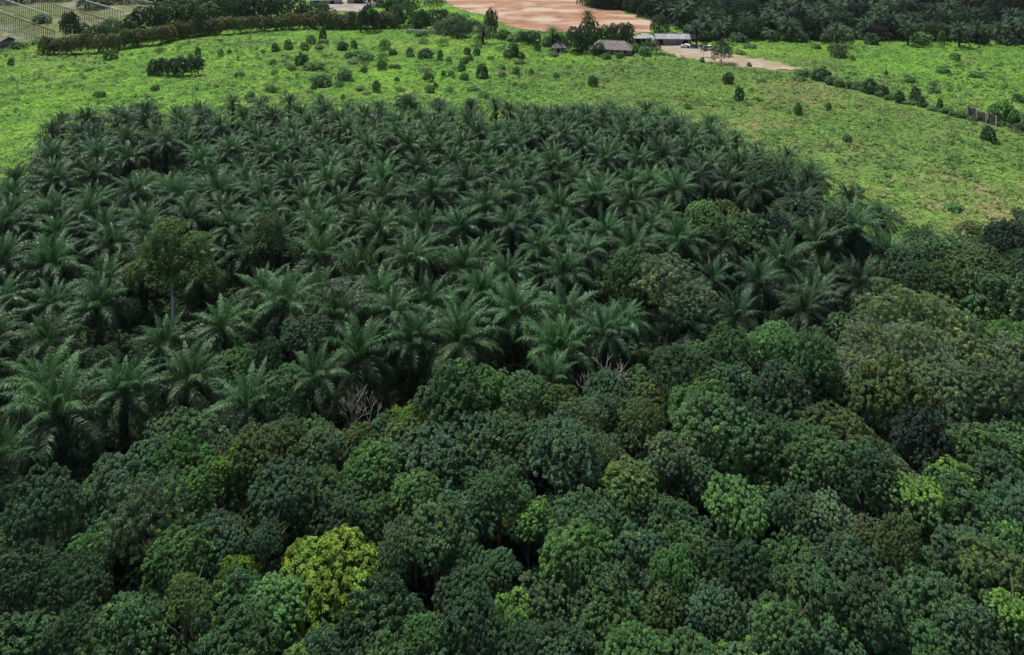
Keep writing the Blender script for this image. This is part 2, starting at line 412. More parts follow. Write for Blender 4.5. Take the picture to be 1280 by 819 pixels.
def palm(crown_pt, detailed, label, group=None, sc=1.0, n=30, col=PALMC, cat='palm tree', name='oil_palm', droop=0, thin=1.0):
    """crown_pt: where the fronds spring from"""
    r = random.random
    gz = float(ground_h(crown_pt.x, crown_pt.y)); h = crown_pt.z-gz
    root = empty(name, (crown_pt.x, crown_pt.y, gz), r()*6.28)
    tag(root, label, cat, group)
    j = .72+.56*r()
    link('trunk', random.choice(PTRUNK), root, sc=(thin, thin, h))
    c = np.array(col)*j*np.array([.85+.25*r(), 1, .85+.35*r()])
    if not detailed:
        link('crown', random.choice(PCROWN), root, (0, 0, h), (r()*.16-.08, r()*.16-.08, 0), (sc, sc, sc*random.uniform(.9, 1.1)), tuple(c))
        return root
    for (az, cl, s, bh) in crown_layout(n, random.randint(0, 9999)):
        cl = min(7, cl+droop) if cl > 2 else cl
        f = cl/7; t = np.array([1.85-1.05*f, 2.0-1.2*f, 1.35-.65*f])*random.uniform(.78, 1.25)  # young middle fronds are greener; tint also raised to replace light they miss
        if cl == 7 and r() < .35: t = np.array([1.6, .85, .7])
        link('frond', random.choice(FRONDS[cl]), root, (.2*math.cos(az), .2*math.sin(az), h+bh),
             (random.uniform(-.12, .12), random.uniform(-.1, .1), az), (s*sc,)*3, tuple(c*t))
    return root

# ================================================================== THE SETTING
PLANT = wpoly([(40, 165), (120, 142), (300, 132), (520, 138), (640, 138), (800, 130), (900, 160), (1000, 200), (1050, 240), (1140, 285),
               (1140, 340), (1010, 400), (880, 420), (800, 440), (700, 470), (470, 470), (340, 520), (150, 520), (0, 600), (-150, 620), (-150, 260), (0, 250), (30, 220)], 6.3)
FOREST = wpoly([(-250, 640), (0, 600), (110, 560), (160, 530), (300, 520), (430, 510), (480, 470), (600, 450), (800, 425), (880, 400),
                (960, 385), (1060, 365), (1130, 270), (1200, 275), (1260, 250), (1500, 250), (1500, 1000), (-300, 1000)], 9)
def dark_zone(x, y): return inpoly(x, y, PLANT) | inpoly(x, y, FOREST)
EARTH_P = wpoly([(500, -30), (560, 8), (620, 26), (655, 40), (815, 42), (822, 30), (775, 12), (700, -4), (640, -30)], 0)
ROAD_P = wpoly([(812, 60), (850, 73), (880, 78), (905, 83), (985, 91), (1012, 87), (965, 77), (915, 68), (885, 64), (850, 61), (825, 56)], 0)
YARD_P = wpoly([(800, 40), (800, 62), (900, 65), (905, 60), (870, 53), (830, 48)], 0)
YARD2_P = wpoly([(405, -20), (405, 14), (450, 16), (480, 2), (480, -20)], 0)
STRAW_P = wpoly([(-60, -6), (-60, 54), (40, 54), (150, 40), (205, 22), (205, -6)], 0)
BELT = wpoly([(740, -6), (800, 22), (860, 40), (1000, 42), (1330, 50), (1330, -28), (740, -28)], 0)
def bare(x, y):
    b = np.zeros(np.shape(x), bool)
    for p in (EARTH_P, ROAD_P, YARD_P, YARD2_P): b |= inpoly(x, y, p)
    return b
def field_color(x, y):
    """living colour of the field plants by place (species patches, with clump shadows painted in as dark mottle)"""
    u, v = proj(x, y, 0*x)
    n1 = vnoise(x, y, 14); n2 = vnoise(x+300, y, 5); n3 = vnoise(x, y+500, 1.8); n4 = vnoise(x+77, y+33, 28)
    bright = np.array([.225, .430, .050]); mid = np.array([.105, .250, .045]); olive = np.array([.140, .215, .062]); deep = np.array([.060, .145, .034]); pink = np.array([.30, .24, .13])
    east = np.clip((u-560)/300, 0, 1)*np.clip((v-62-np.clip((u-1000)*.26, 0, 90))/25, 0, 1)     # drier, browner cover right of centre, before the bank
    t = np.clip((n1*.4+n2*.55+n3*.6-.45)*2.1, 0, 1)[:, None]
    c = mid*(1-t)+bright*t
    c = c*(1-.62*east[:, None])+(olive*(.75+.5*n2[:, None]))*.62*east[:, None]
    d = np.clip((n2*.55+n3*.6-.60)*4, 0, 1)[:, None]*.8; c = c*(1-d)+deep*d  # dark green mottle: shadows between the clumps put into the plant colour
    p = np.clip((n4*.45+n3*.7-.66)*3.2, 0, 1)[:, None]*(.3+.5*east[:, None]); c = c*(1-p)+pink*p
    return c
# ground sheet: fine grid in the middle, coarse to the horizon
def ground():
    xs = np.concatenate([[-6000, -2500, -1200, -700], np.arange(-420, 421, 5.0), [700, 1200, 2500, 6000]])
    ys = np.concatenate([[-3000, -800, -200, -60], np.arange(0, 661, 5.0), [760, 1000, 2500, 7000]])
    X, Y = np.meshgrid(xs, ys); x = X.ravel(); y = Y.ravel()
    fade = np.clip((900-np.maximum(np.abs(x), np.abs(y)))/300, 0, 1)
    z = ground_h(x, y)*fade
    nx, ny = len(xs), len(ys)
    i = np.arange(nx*ny).reshape(ny, nx)
    Fq = np.stack([i[:-1, :-1], i[:-1, 1:], i[1:, 1:], i[1:, :-1]], -1).reshape(-1, 4)
    yy = np.maximum(y, 5)
    c = field_color(x, yy)*.55
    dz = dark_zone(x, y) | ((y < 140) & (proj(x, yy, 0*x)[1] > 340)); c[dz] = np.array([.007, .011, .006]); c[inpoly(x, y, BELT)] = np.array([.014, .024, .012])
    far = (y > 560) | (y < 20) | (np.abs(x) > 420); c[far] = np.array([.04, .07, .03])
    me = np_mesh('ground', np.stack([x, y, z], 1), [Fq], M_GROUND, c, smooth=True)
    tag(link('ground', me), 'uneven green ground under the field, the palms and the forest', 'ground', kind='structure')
ground()
def sheet(name, poly, mat, lift, label, cat, res=3.0):
    """thin sheet that follows the ground"""
    p = np.array(poly); x0, y0 = p.min(0); x1, y1 = p.max(0)
    xs = np.arange(x0, x1+res, res); ys = np.arange(y0, y1+res, res)
    X, Y = np.meshgrid(xs, ys); x = X.ravel(); y = Y.ravel()
    wob = (vnoise(x, y, 4)-.5)*5
    ins = inpoly(x+wob, y+wob, poly).reshape(X.shape)
    i = np.arange(X.size).reshape(X.shape)
    k = (ins[:-1, :-1] & ins[:-1, 1:] & ins[1:, 1:] & ins[1:, :-1])
    Fq = np.stack([i[:-1, :-1][k], i[:-1, 1:][k], i[1:, 1:][k], i[1:, :-1][k]], -1)
    # trim unused verts
    u = np.unique(Fq); mp = -np.ones(X.size, int); mp[u] = np.arange(len(u))
    me = np_mesh(name, np.stack([x, y, ground_h(x, y)+lift], 1)[u], [mp[Fq]], mat, smooth=True)
    tag(link(name, me), label, cat, kind='structure')
sheet('bare_earth', EARTH_P, M_EARTH, .16, 'large plot of bare orange red earth beyond the houses', 'bare ground', 2.0)
sheet('dirt_yard', YARD_P, M_YARD, .12, 'pale dirt yard in front of the long metal shed', 'yard', 1.2)
sheet('dirt_road', ROAD_P, M_DIRT, .20, 'pale dirt road running right from the sheds into the field', 'road', 1.2)
sheet('gravel_yard', YARD2_P, M_YARD, .12, 'pale gravel yard beside the blue roof at the top edge', 'yard', 2.0)
sheet('dry_grass', STRAW_P, M_STRAW, .12, 'dry straw coloured plot under the post and rail frames', 'ground', 2.0)
TRACK_P = wpoly([(1012, 104), (1060, 113), (1120, 130), (1180, 146), (1240, 160), (1290, 176), (1290, 171), (1240, 155), (1180, 141), (1120, 125), (1060, 109), (1015, 100)], 0)
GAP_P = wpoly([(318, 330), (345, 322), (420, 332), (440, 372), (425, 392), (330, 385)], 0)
sheet('shade_dark_soil', GAP_P, M_SHADE_SOIL, .10, 'reddish soil painted dark as shade in the gap between palms and two tall trees', 'bare ground', 1.2)

# ---- ground cover as stuff
def scrub(name, x, y, hgt, wid, col, k, label, leaf=.34, jit=.35):
    """low mounds of leaves: several rosettes spread over each mound"""
    n = len(x); z0 = ground_h(x, y)
    pos, nrm, tin, = [], [], []
    for j in range(k):
        d = norm(np.stack([rng.normal(0, 1, n), rng.normal(0, 1, n), np.abs(rng.normal(0, 1, n))+.25], 1))
        pos.append(np.stack([x+d[:, 0]*wid, y+d[:, 1]*wid, z0+d[:, 2]*hgt], 1)); nrm.append(norm(d*np.array([.6, .6, 1])+np.array([0, 0, .4])))
        tin.append(col*rng.uniform(1-jit, 1+jit, (n, 1)))
    V, Fq, T = leaves(np.concatenate(pos), np.concatenate(nrm), leaf, leaf*.66, 3, .3, rng, np.concatenate(tin))
    me = np_mesh(name, V, [Fq], M_SCRUB, T)
    tag(link(name, me), label, 'undergrowth', kind='stuff')
def scatter(n, pxr, pyr, z=0.0):
    """uniform in area over the ground piece seen through a pixel window"""
    a = P(pxr[0], pyr[0], z); b = P(pxr[1], pyr[0], z); c = P(pxr[0], pyr[1], z)
    x = rng.uniform(a.x, b.x, n); y = rng.uniform(c.y, a.y, n)
    u, v = proj(x, y, z+0*x)
    k = (u > pxr[0]) & (u < pxr[1]); return x[k], y[k]
x, y = scatter(99000, (-60, 1340), (14, 300))
u_, v_ = proj(x, y, 0*x)
k = ~dark_zone(x, y-2) & ~inpoly(x, y, BELT) & ~bare(x, y) & ~inpoly(x, y, TRACK_P)
k &= ~(inpoly(x, y, STRAW_P) & (rng.random(len(x)) < .25+.4*(vnoise(x, y, 6) > .5)))
x, y, v_ = x[k], y[k], v_[k]
pr = np.clip((v_+10)/110, .35, 1); k = rng.random(len(x)) < pr; x, y = x[k], y[k]
n1 = vnoise(x, y, 3.2); n2 = vnoise(x+90, y, 9)
h = .16+.95*np.clip(n1*1.2+n2*.5-.55, 0, 1)*rng.uniform(.7, 1.2, len(x))
scrub('field_scrub', x, y, h, .5+.45*n1, field_color(x, y), 4, 'low bright green fern and creeper cover over the whole open field', .52)
mx_, my_ = scatter(5200, (-60, 1340), (30, 300)); k = ~dark_zone(mx_, my_) & ~bare(mx_, my_) & ~inpoly(mx_, my_, STRAW_P) & ~inpoly(mx_, my_, BELT) & (vnoise(mx_, my_, 22) > .42); mx_, my_ = mx_[k], my_[k]
scrub('low_bushes', mx_, my_, rng.uniform(.5, 1.5, len(mx_)), rng.uniform(.5, 1.5, len(mx_)), np.array([.055, .13, .034])*rng.uniform(.5, 1.5, (len(mx_), 1)), 16, 'knee high darker bushes dotted thinly through the open field', .42, .2)
bx_, by_ = scatter(9000, (735, 1335), (-26, 50)); k = inpoly(bx_, by_, BELT); bx_, by_ = bx_[k], by_[k]
scrub('belt_undergrowth', bx_, by_, rng.uniform(.6, 3.4, len(bx_)), rng.uniform(.8, 1.8, len(bx_)), np.array([.020, .045, .020])*rng.uniform(.6, 1.5, (len(bx_), 1)), 6, 'dark bushes filling the ground under the far palm belt', .8, .2)
x, y = scatter(70000, (-40, 1320), (140, 700))
k = (inpoly(x, y, PLANT) | inpoly(x, y-4, PLANT)) & ~inpoly(x, y, FOREST) & (~inpoly(x, y, GAP_P) | (rng.random(len(x)) < .5))
x, y = x[k], y[k]; k = rng.random(len(x)) < .45+.9*np.clip(vnoise(x, y, 7)-.35, 0, 1); x, y = x[k], y[k]
n1 = vnoise(x, y, 3.0); c = np.array([.034, .080, .027])*(.6+.9*vnoise(x+50, y, 6)[:, None])
scrub('plantation_undergrowth', x, y, .3+2.2*n1**1.6, .5+.6*n1, c, 6, 'dark green ferns and creepers on the ground between the palms', .40)

# ================================================================== BUILDINGS (far top of the picture)
def gable_house(name, loc, rz, L, W, H, RH, roof_m, label, cat, over=.5, hip=0.0, openings=(), posts=0, wall_m=M_WALL, ribs=0):
    t = empty(name, loc, rz); tag(t, label, cat)
    tk = .14
    wl, ww = L/2, W/2
    V = [(-wl, -ww, 0), (wl, -ww, 0), (wl, ww, 0), (-wl, ww, 0), (-wl, -ww, H), (wl, -ww, H), (wl, ww, H), (-wl, ww, H)]
    faces = [(0, 1, 5, 4), (1, 2, 6, 5), (2, 3, 7, 6), (3, 0, 4, 7)]
    if hip == 0:
        V += [(-wl, 0, H+RH*.97), (wl, 0, H+RH*.97)]; faces += [(4, 7, 8), (5, 9, 6)]
    link('wall', poly_mesh('wall', V, faces, wall_m), t)
    ox, oy = wl+over, ww+over; e = H-RH*over/ww; hx = hip
    top = [(-ox, -oy, e), (ox, -oy, e), (ox, oy, e), (-ox, oy, e), (-ox+hx, 0, H+RH+.02), (ox-hx, 0, H+RH+.02)]
    V = [(a, b, c+tk) for a, b, c in top]+top
    faces = [(0, 1, 5, 4), (2, 3, 4, 5), (1, 2, 5), (3, 0, 4), (6, 10, 11, 7), (8, 11, 10, 9), (7, 11, 8), (9, 10, 6), (0, 6, 7, 1), (1, 7, 8, 2), (2, 8, 9, 3), (3, 9, 6, 0)]
    rf = link('roof', poly_mesh('roof', V, faces, roof_m), t)
    bx = [(-ox+hx, -.12, H+RH+tk-.02, ox-hx, .12, H+RH+tk+.1)]
    link('ridge_cap', box_mesh('ridge_cap', bx, roof_m), rf)
    if ribs:
        V = []; faces = []
        for i in range(ribs+1):
            x0 = -ox+.1+(2*ox-.2)*i/ribs
            for s in (-1, 1):
                o = len(V); a = (s*oy, e+tk); b = (0, H+RH+tk)
                if abs(x0) > ox-hx: 
                    f = (ox-abs(x0))/max(hx, .01); b = (s*oy*(1-f), e+tk+(b[1]-e-tk)*f)
                for q in (a, b):
                    V += [(x0-.05, q[0], q[1]-.01), (x0+.05, q[0], q[1]-.01), (x0+.05, q[0], q[1]+.07), (x0-.05, q[0], q[1]+.07)]
                faces += [(o+3, o+2, o+6, o+7), (o, o+3, o+7, o+4), (o+1, o+5, o+6, o+2)]
        m = link('roof_seams', poly_mesh('roof_seams', V, faces, roof_m), rf)
    for (kind, x0, x1, z0, z1) in openings:
        if kind == 'opening': link('opening', box_mesh('opening', [(x0, -ww-.03, z0, x1, -ww+.05, z1)], M_DARK), t)
        else:
            fr = link(kind, box_mesh(kind, [(x0-.08, -ww-.06, z0-.08, x1+.08, -ww+.05, z0), (x0-.08, -ww-.06, z1, x1+.08, -ww+.05, z1+.08), (x0-.08, -ww-.06, z0, x0, -ww+.05, z1), (x1, -ww-.06, z0, x1+.08, -ww+.05, z1)], M_WHITE), t)
            link('pane' if kind == 'window' else 'door_leaf', box_mesh('pane', [(x0, -ww-.03, z0, x1, -ww+.04, z1)], M_GLASS if kind == 'window' else M_RUST), fr)
    for i in range(posts):
        x0 = -ox+.3+(2*ox-.6)*i/(posts-1)
        link('post', box_mesh('post', [(x0-.09, -oy+.1, 0, x0+.09, -oy+.28, e)], M_WALL), t)
    return t
g = G(768, 69)
gable_house('farm_house', (g.x-.5, g.y+4, g.z-.1), R(-12), 14.5, 8, 2.7, 2.3, M_ROOF, 'low house with grey hipped roof at the field edge, behind small shrubs', 'house', .9, hip=3.2,
            openings=[('opening', -6.5, -3.2, .1, 2.3), ('window', -2.2, -1.0, 1, 2.1), ('door', 0, .95, 0, 2.1), ('window', 2.2, 3.6, 1, 2.1), ('window', 4.8, 6, 1, 2.1)], posts=6, ribs=24)
g = G(699, 66)
gable_house('garden_hut', (g.x, g.y+2, g.z-.1), R(8), 4.4, 3.6, 2.2, 1.3, M_ROOF, 'tiny hut with grey roof and pale posts left of the tall dark trees', 'hut', .5, hip=1.1,
            openings=[('opening', -1.2, .2, 0, 1.9), ('window', .7, 1.6, .9, 1.8)], posts=3, ribs=8)
g = G(838, 57)
gable_house('long_shed', (g.x+1.5, g.y+4, g.z-.1), R(-3), 13.5, 7, 2.9, 1.3, M_SHEET, 'long pale metal shed with weathered low roof behind the parked cars', 'shed', .6,
            openings=[('opening', -6.3, -4.2, 0, 2.4), ('window', -3, -1.6, 1, 2), ('door', 1, 2.2, 0, 2.2), ('opening', 4, 6.1, 0, 2.3)], ribs=22, wall_m=M_SHEET)
# open lean-to with a dark inside
g = G(806, 57)
t = empty('open_shelter', (g.x, g.y+2, g.z-.05)); tag(t, 'open sided dark shelter under a flat pale roof, left of the metal shed', 'shelter')
link('roof', box_mesh('roof', [(-4.6, -3.5, 3.1, 4.1, 5, 3.28)], M_SHEET), t)
link('back_wall', box_mesh('back_wall', [(-4.2, 4.4, 0, 3.7, 4.6, 3.1)], M_RUST), t)
for px in (-4.2, -1.6, 1.0, 3.7): link('post', box_mesh('post', [(px-.1, -3.2, 0, px+.1, -3.0, 3.1)], M_GALV), t)
link('side_wall', box_mesh('side_wall', [(-4.35, -1.5, 0, -4.2, 4.4, 3.1)], M_RUST), t)
# blue roofed building cut by the top edge
g = G(404, 6)
gable_house('blue_roofed_shed', (g.x, g.y+7, g.z-.1), R(4), 17, 9, 2.6, 1.6, M_BLUE, 'long low shed with pale blue roof cut by the top edge, left of centre', 'shed', .6,
            openings=[('opening', -6, -3.5, 0, 2.2), ('window', -1, .6, 1, 2), ('opening', 3, 5.4, 0, 2.2)], ribs=20)
g = G(437, 5)
gable_house('grey_shed', (g.x+3, g.y+5, g.z-.1), R(6), 10, 6, 2.4, .9, M_SHEET, 'small grey walled shed standing on the pale gravel yard at the top edge', 'shed', .4,
            openings=[('opening', -1, 4, .2, 1.9)], ribs=10)
# corner shed at left edge
g = G(-4, 60)
gable_house('corner_shed', (g.x-1.0, g.y+3, g.z-.1), R(-20), 10, 6, 3.0, 1.2, M_RUST, 'pale walled shed with dark rusty roof at the left edge, half overgrown', 'shed', .4,
            openings=[('window', 2, 3.2, 1, 2)], ribs=9, wall_m=M_SHEET)
# low pale wall strip behind the field, left of the palms
def low_wall(name, a, b, h, th, mat, label, cap=True):
    d = b-a; L = d.length; t = empty(name, (a.x, a.y, min(a.z, b.z)-.15), math.atan2(d.y, d.x)); tag(t, label, 'wall')
    link('wall_panel', box_mesh('wall_panel', [(0, 0, 0, L, th, h)], mat), t)
    link('coping', box_mesh('coping', [(-.05, -.06, h, L+.05, th+.06, h+.12)], mat), t)
    for i in range(int(L/3)+1): link('pillar', box_mesh('pillar', [(i*3-.14, -.09, 0, i*3+.14, th+.09, h-.01)], mat), t)
low_wall('pale_low_wall', G(508, 42), G(552, 43), 1.9, .25, M_WHITE, 'low white wall beside the right end of the brown hedge')
# ruined masonry between shrubs on the right bank
a, b = G(1211, 148), G(1246, 158)
d = b-a; t = empty('ruined_wall', (a.x, a.y, a.z-.2), math.atan2(d.y, d.x)); tag(t, 'three grey brown ruined wall stubs with white posts on the right bank', 'ruin')
L = d.length
for i, (x0, x1, h_) in enumerate([(0, .26, 3.6), (.36, .60, 2.9), (.70, .95, 3.1)]):
    V = []; n = 7
    for k in range(n):
        xx = L*(x0+(x1-x0)*k/(n-1)); hh = h_*random.uniform(.86, 1.05)
        V += [(xx, 0, 0), (xx, 0, hh), (xx, .6, hh), (xx, .6, 0)]
    faces = []
    for k in range(n-1):
        o = 4*k; faces += [(o, o+4, o+5, o+1), (o+1, o+5, o+6, o+2), (o+2, o+6, o+7, o+3)]
    faces += [(0, 1, 2, 3), (4*n-4, 4*n-1, 4*n-2, 4*n-3)]
    link('wall_stub', poly_mesh('wall_stub', V, faces, M_CONC), t)
    m = random.random
    link('post', box_mesh('post', [(L*x1+.1, -.15, 0, L*x1+.4, .15, h_*.95)], M_WALL), t)
link('post', box_mesh('post', [(-.5, -.2, 0, -.2, .2, 3.9)], M_WALL), t)

# post and rail frames top left
def rail_frame(p0, p1, h, step, mat, label, rw=.22, cross=True):
    a, b = P(*p0, h), P(*p1, h); d = b-a; L = d.length
    t = empty('rail_frame', (a.x, a.y, 0), math.atan2(d.y, d.x)); tag(t, label, 'frame', 'post and rail frames at the top left')
    link('rail', box_mesh('rail', [(-1, -rw/2, h-.35, L+1, rw/2, h)], mat), t)
    pm = box_mesh('post', [(-.11, -.11, -.2, .11, .11, h-.35)], mat); cm = box_mesh('crossbar', [(-.07, -.9, h-.42, .07, .9, h-.28)], mat)
    for i in range(int(L/step)+1):
        p = link('post', pm, t, (i*step, 0, 0), (0, R(random.uniform(-1.5, 1.5)), 0))
        if cross: link('crossbar', cm, p)
rail_frame((-20, 8), (68, 38), 5.6, 2.8, M_RUST, 'nearest long dark rail on posts, sloping down toward the brown hedge')
rail_frame((-10, -6), (60, 17), 6.0, 3.4, M_GALV, 'second pale grey rail on posts, at the top left corner', .3)
rail_frame((20, -9), (95, 13), 6.2, 3.4, M_RUST, 'thin rail on tall brown posts behind the pale grey one', cross=False)
rail_frame((95, -3), (156, 14), 5.6, 3.8, M_GALV, 'pale grey rail on posts right of the bushy tree, beside the dark tree mass', .34)
rail_frame((100, 14), (145, 27), 4.6, 3.2, M_RUST, 'short dark rail on posts just above the bushes behind the hedge')
rail_frame((130, -14), (190, 3), 6, 4.0, M_GALV, 'farthest pale rail on posts running behind the dark trees', .3)
rail_frame((-10, 26), (50, 46), 3.0, 3.0, M_GALV, 'low pale fence rail on thin posts under the nearest dark rail', .08, cross=False)

# parked vehicles by the shed
def car(px, py, rz, paint, label, van=False):
    g = G(px, py); t = empty('parked_car', (g.x, g.y, g.z+.12), rz); tag(t, label, 'car', 'vehicles parked by the metal shed')
    prof = [(-2.1, .35), (2.1, .35), (2.15, .75), (1.9, .95), (1.0, 1.02), (.45, 1.5), (-1.2, 1.55), (-1.85, 1.08), (-2.15, .95)]
    if van: prof = [(-2.2, .4), (2.2, .4), (2.25, .95), (1.8, 1.15), (1.2, 1.85), (-2.1, 1.9), (-2.25, 1.1), (-2.24, .9), (-2.22, .6)]
    n = len(prof); V = []
    for s in (-1, 1):
        for (x_, z_) in prof: V.append((x_, s*(.85 if z_ < 1.1 else .7), z_))
    faces = [tuple(range(n))[::-1], tuple(range(n, 2*n))]+[(i, (i+1) % n, n+(i+1) % n, n+i) for i in range(n)]
    link('body', poly_mesh('body', V, faces, paint), t)
    wx0, wx1, wz0, wz1 = (-1.5, .7, 1.06, 1.42) if not van else (-1.8, 1.2, 1.2, 1.7)
    for s in (-1, 1):
        link('window', box_mesh('window', [(wx0, s*.80-.02, wz0, wx1, s*.80+.02, wz1-.08)], M_GLASS), t)
    link('windscreen', poly_mesh('windscreen', [(1.04, -.66, 1.04), (1.04, .66, 1.04), (.52, .62, 1.47), (.52, -.62, 1.47)] if not van else [(1.82, -.66, 1.17), (1.82, .66, 1.17), (1.26, .62, 1.82), (1.26, -.62, 1.82)], [(0, 1, 2, 3)], M_GLASS), t)
    for x_ in (-1.35, 1.35):
        for s in (-1, 1):
            wb = link('wheel', limb_mesh('wheel', [([(0, -.1, 0), (0, .1, 0)], [.33, .33]), ([(0, -.11, 0), (0, .11, 0)], [.32, .01])], M_TYRE, 12), t, (x_, s*.8, .33))
    for s in (-1, 1): link('headlight', box_mesh('headlight', [(2.08, s*.6-.15, .66, 2.17, s*.6+.15, .8)], M_WHITE), t)
car(857, 60, R(150), M_CARP['white'], 'white car parked on the pale yard right of the metal shed')
car(866, 60.5, R(165), M_CARP['dark'], 'dark car parked close beside the white one')
car(885, 63, R(10), M_CARP['white'], 'white van parked by the dirt road near the slender trees', van=True)
car(1226, 53, R(5), M_CARP['silver'], 'silver car half hidden by bushes below the far dark palms, left of another')
car(1252, 54.5, R(8), M_CARP['white'], 'small white car among bushes below the far palms, near right edge', van=True)
car(1277, 54.5, R(8), M_CARP['silver'], 'silver vehicle at the right edge below the far palms')

# ================================================================== FAR VEGETATION
def px_tree(px, py, wpx, hpx, style, color, label, group=None, cat='tree', name=None, trunk=True, pale=False, vz=None, trunk_r=1.0):
    """tree whose foot is at pixel (px, py), wpx wide and hpx tall in the photograph"""
    g = G(px, py); s = scale_at(g); rad = wpx/s/2
    # vertical size seen obliquely: a height plus part of the depth
    H = max(.5, hpx/s - rad*(py-HOR)/F*.3)
    fl = {'clump': .62, 'dome': .8, 'loose': .72, 'fine': .7, 'shrub': .85}[style]
    if vz is None: vz = min(2.2, max(.6, H*(.68 if style == 'shrub' else .55 if style == 'loose' else .64)/(fl*rad)))
    return tree((g.x, g.y+rad*.3, g.z-.05), rad, H, style, color, label, cat, group, name, vz, trunk, pale, trunk_r)
# clipped brown hedge: one plant after another
pts = [(57, 68), (95, 68), (130, 65), (165, 59), (203, 55), (215, 50), (260, 44), (320, 40), (380, 36), (440, 36), (504, 35)]
hw = [G(*p) for p in pts]; seg = 0; acc = []
for i in range(len(hw)-1):
    L = (hw[i+1]-hw[i]).length; n = max(1, int(L/2.7))
    for k in range(n): acc.append(hw[i].lerp(hw[i+1], k/n))
for i, g in enumerate(acc):
    u, v = proj(g.x, g.y, g.z)
    lab = ('clipped brown green hedge shrub, leftmost end of the long hedge' if i == 0 else
           'clipped brown green hedge shrub, rightmost end of the long hedge' if i == len(acc)-1 else
           'olive brown clipped shrub in the long curving hedge behind the field')
    c = [(.165, .160, .072), (.145, .160, .066), (.125, .160, .058), (.085, .145, .042)][random.choice([0, 1, 1, 2, 2, 3])]
    tree((g.x, g.y, g.z), 2.9*random.uniform(.85, 1.1), 7.3*random.uniform(.86, 1.1), 'shrub', c, lab, 'hedge', 'clipped shrubs of the long brown hedge', 'hedge_shrub', 1.45, False)
# dark block of clipped trees with white trunks
for i, (px, py, w_, h_) in enumerate([(192, 93, 14, 20), (203, 94, 15, 24), (215, 95, 15, 23), (227, 95, 15, 24), (239, 95, 15, 25), (248, 94, 13, 25)]):
    g = G(px, py); s = scale_at(g)
    lab = ['low bushy left end of the dark clipped tree block in the field', 'second tree from the left in the dark clipped block', 'third tree in the dark clipped block, above white trunks',
           'fourth tree in the dark clipped block, above white trunks', 'fifth tree in the dark clipped block, above white trunks', 'right end tree of the dark clipped block, beside a shrub'][i]
    t = tree((g.x, g.y, g.z), w_/s*.62, h_/s*.92, 'shrub', 'd', lab, 'tree', 'dark clipped tree block in the left field', 'clipped_tree', 1.5, False)
    link('trunk', limb_mesh('trunk', [([(0, 0, -.2), (0, 0, 2.4)], [.17, .13])], M_WHITE), t)
    if i: 
        for q in (-1.1, 1.1): link('stake', limb_mesh('stake', [([(q, -1.2, -.2), (q, -1.2, 1.7)], [.09, .08])], M_WHITE), t)
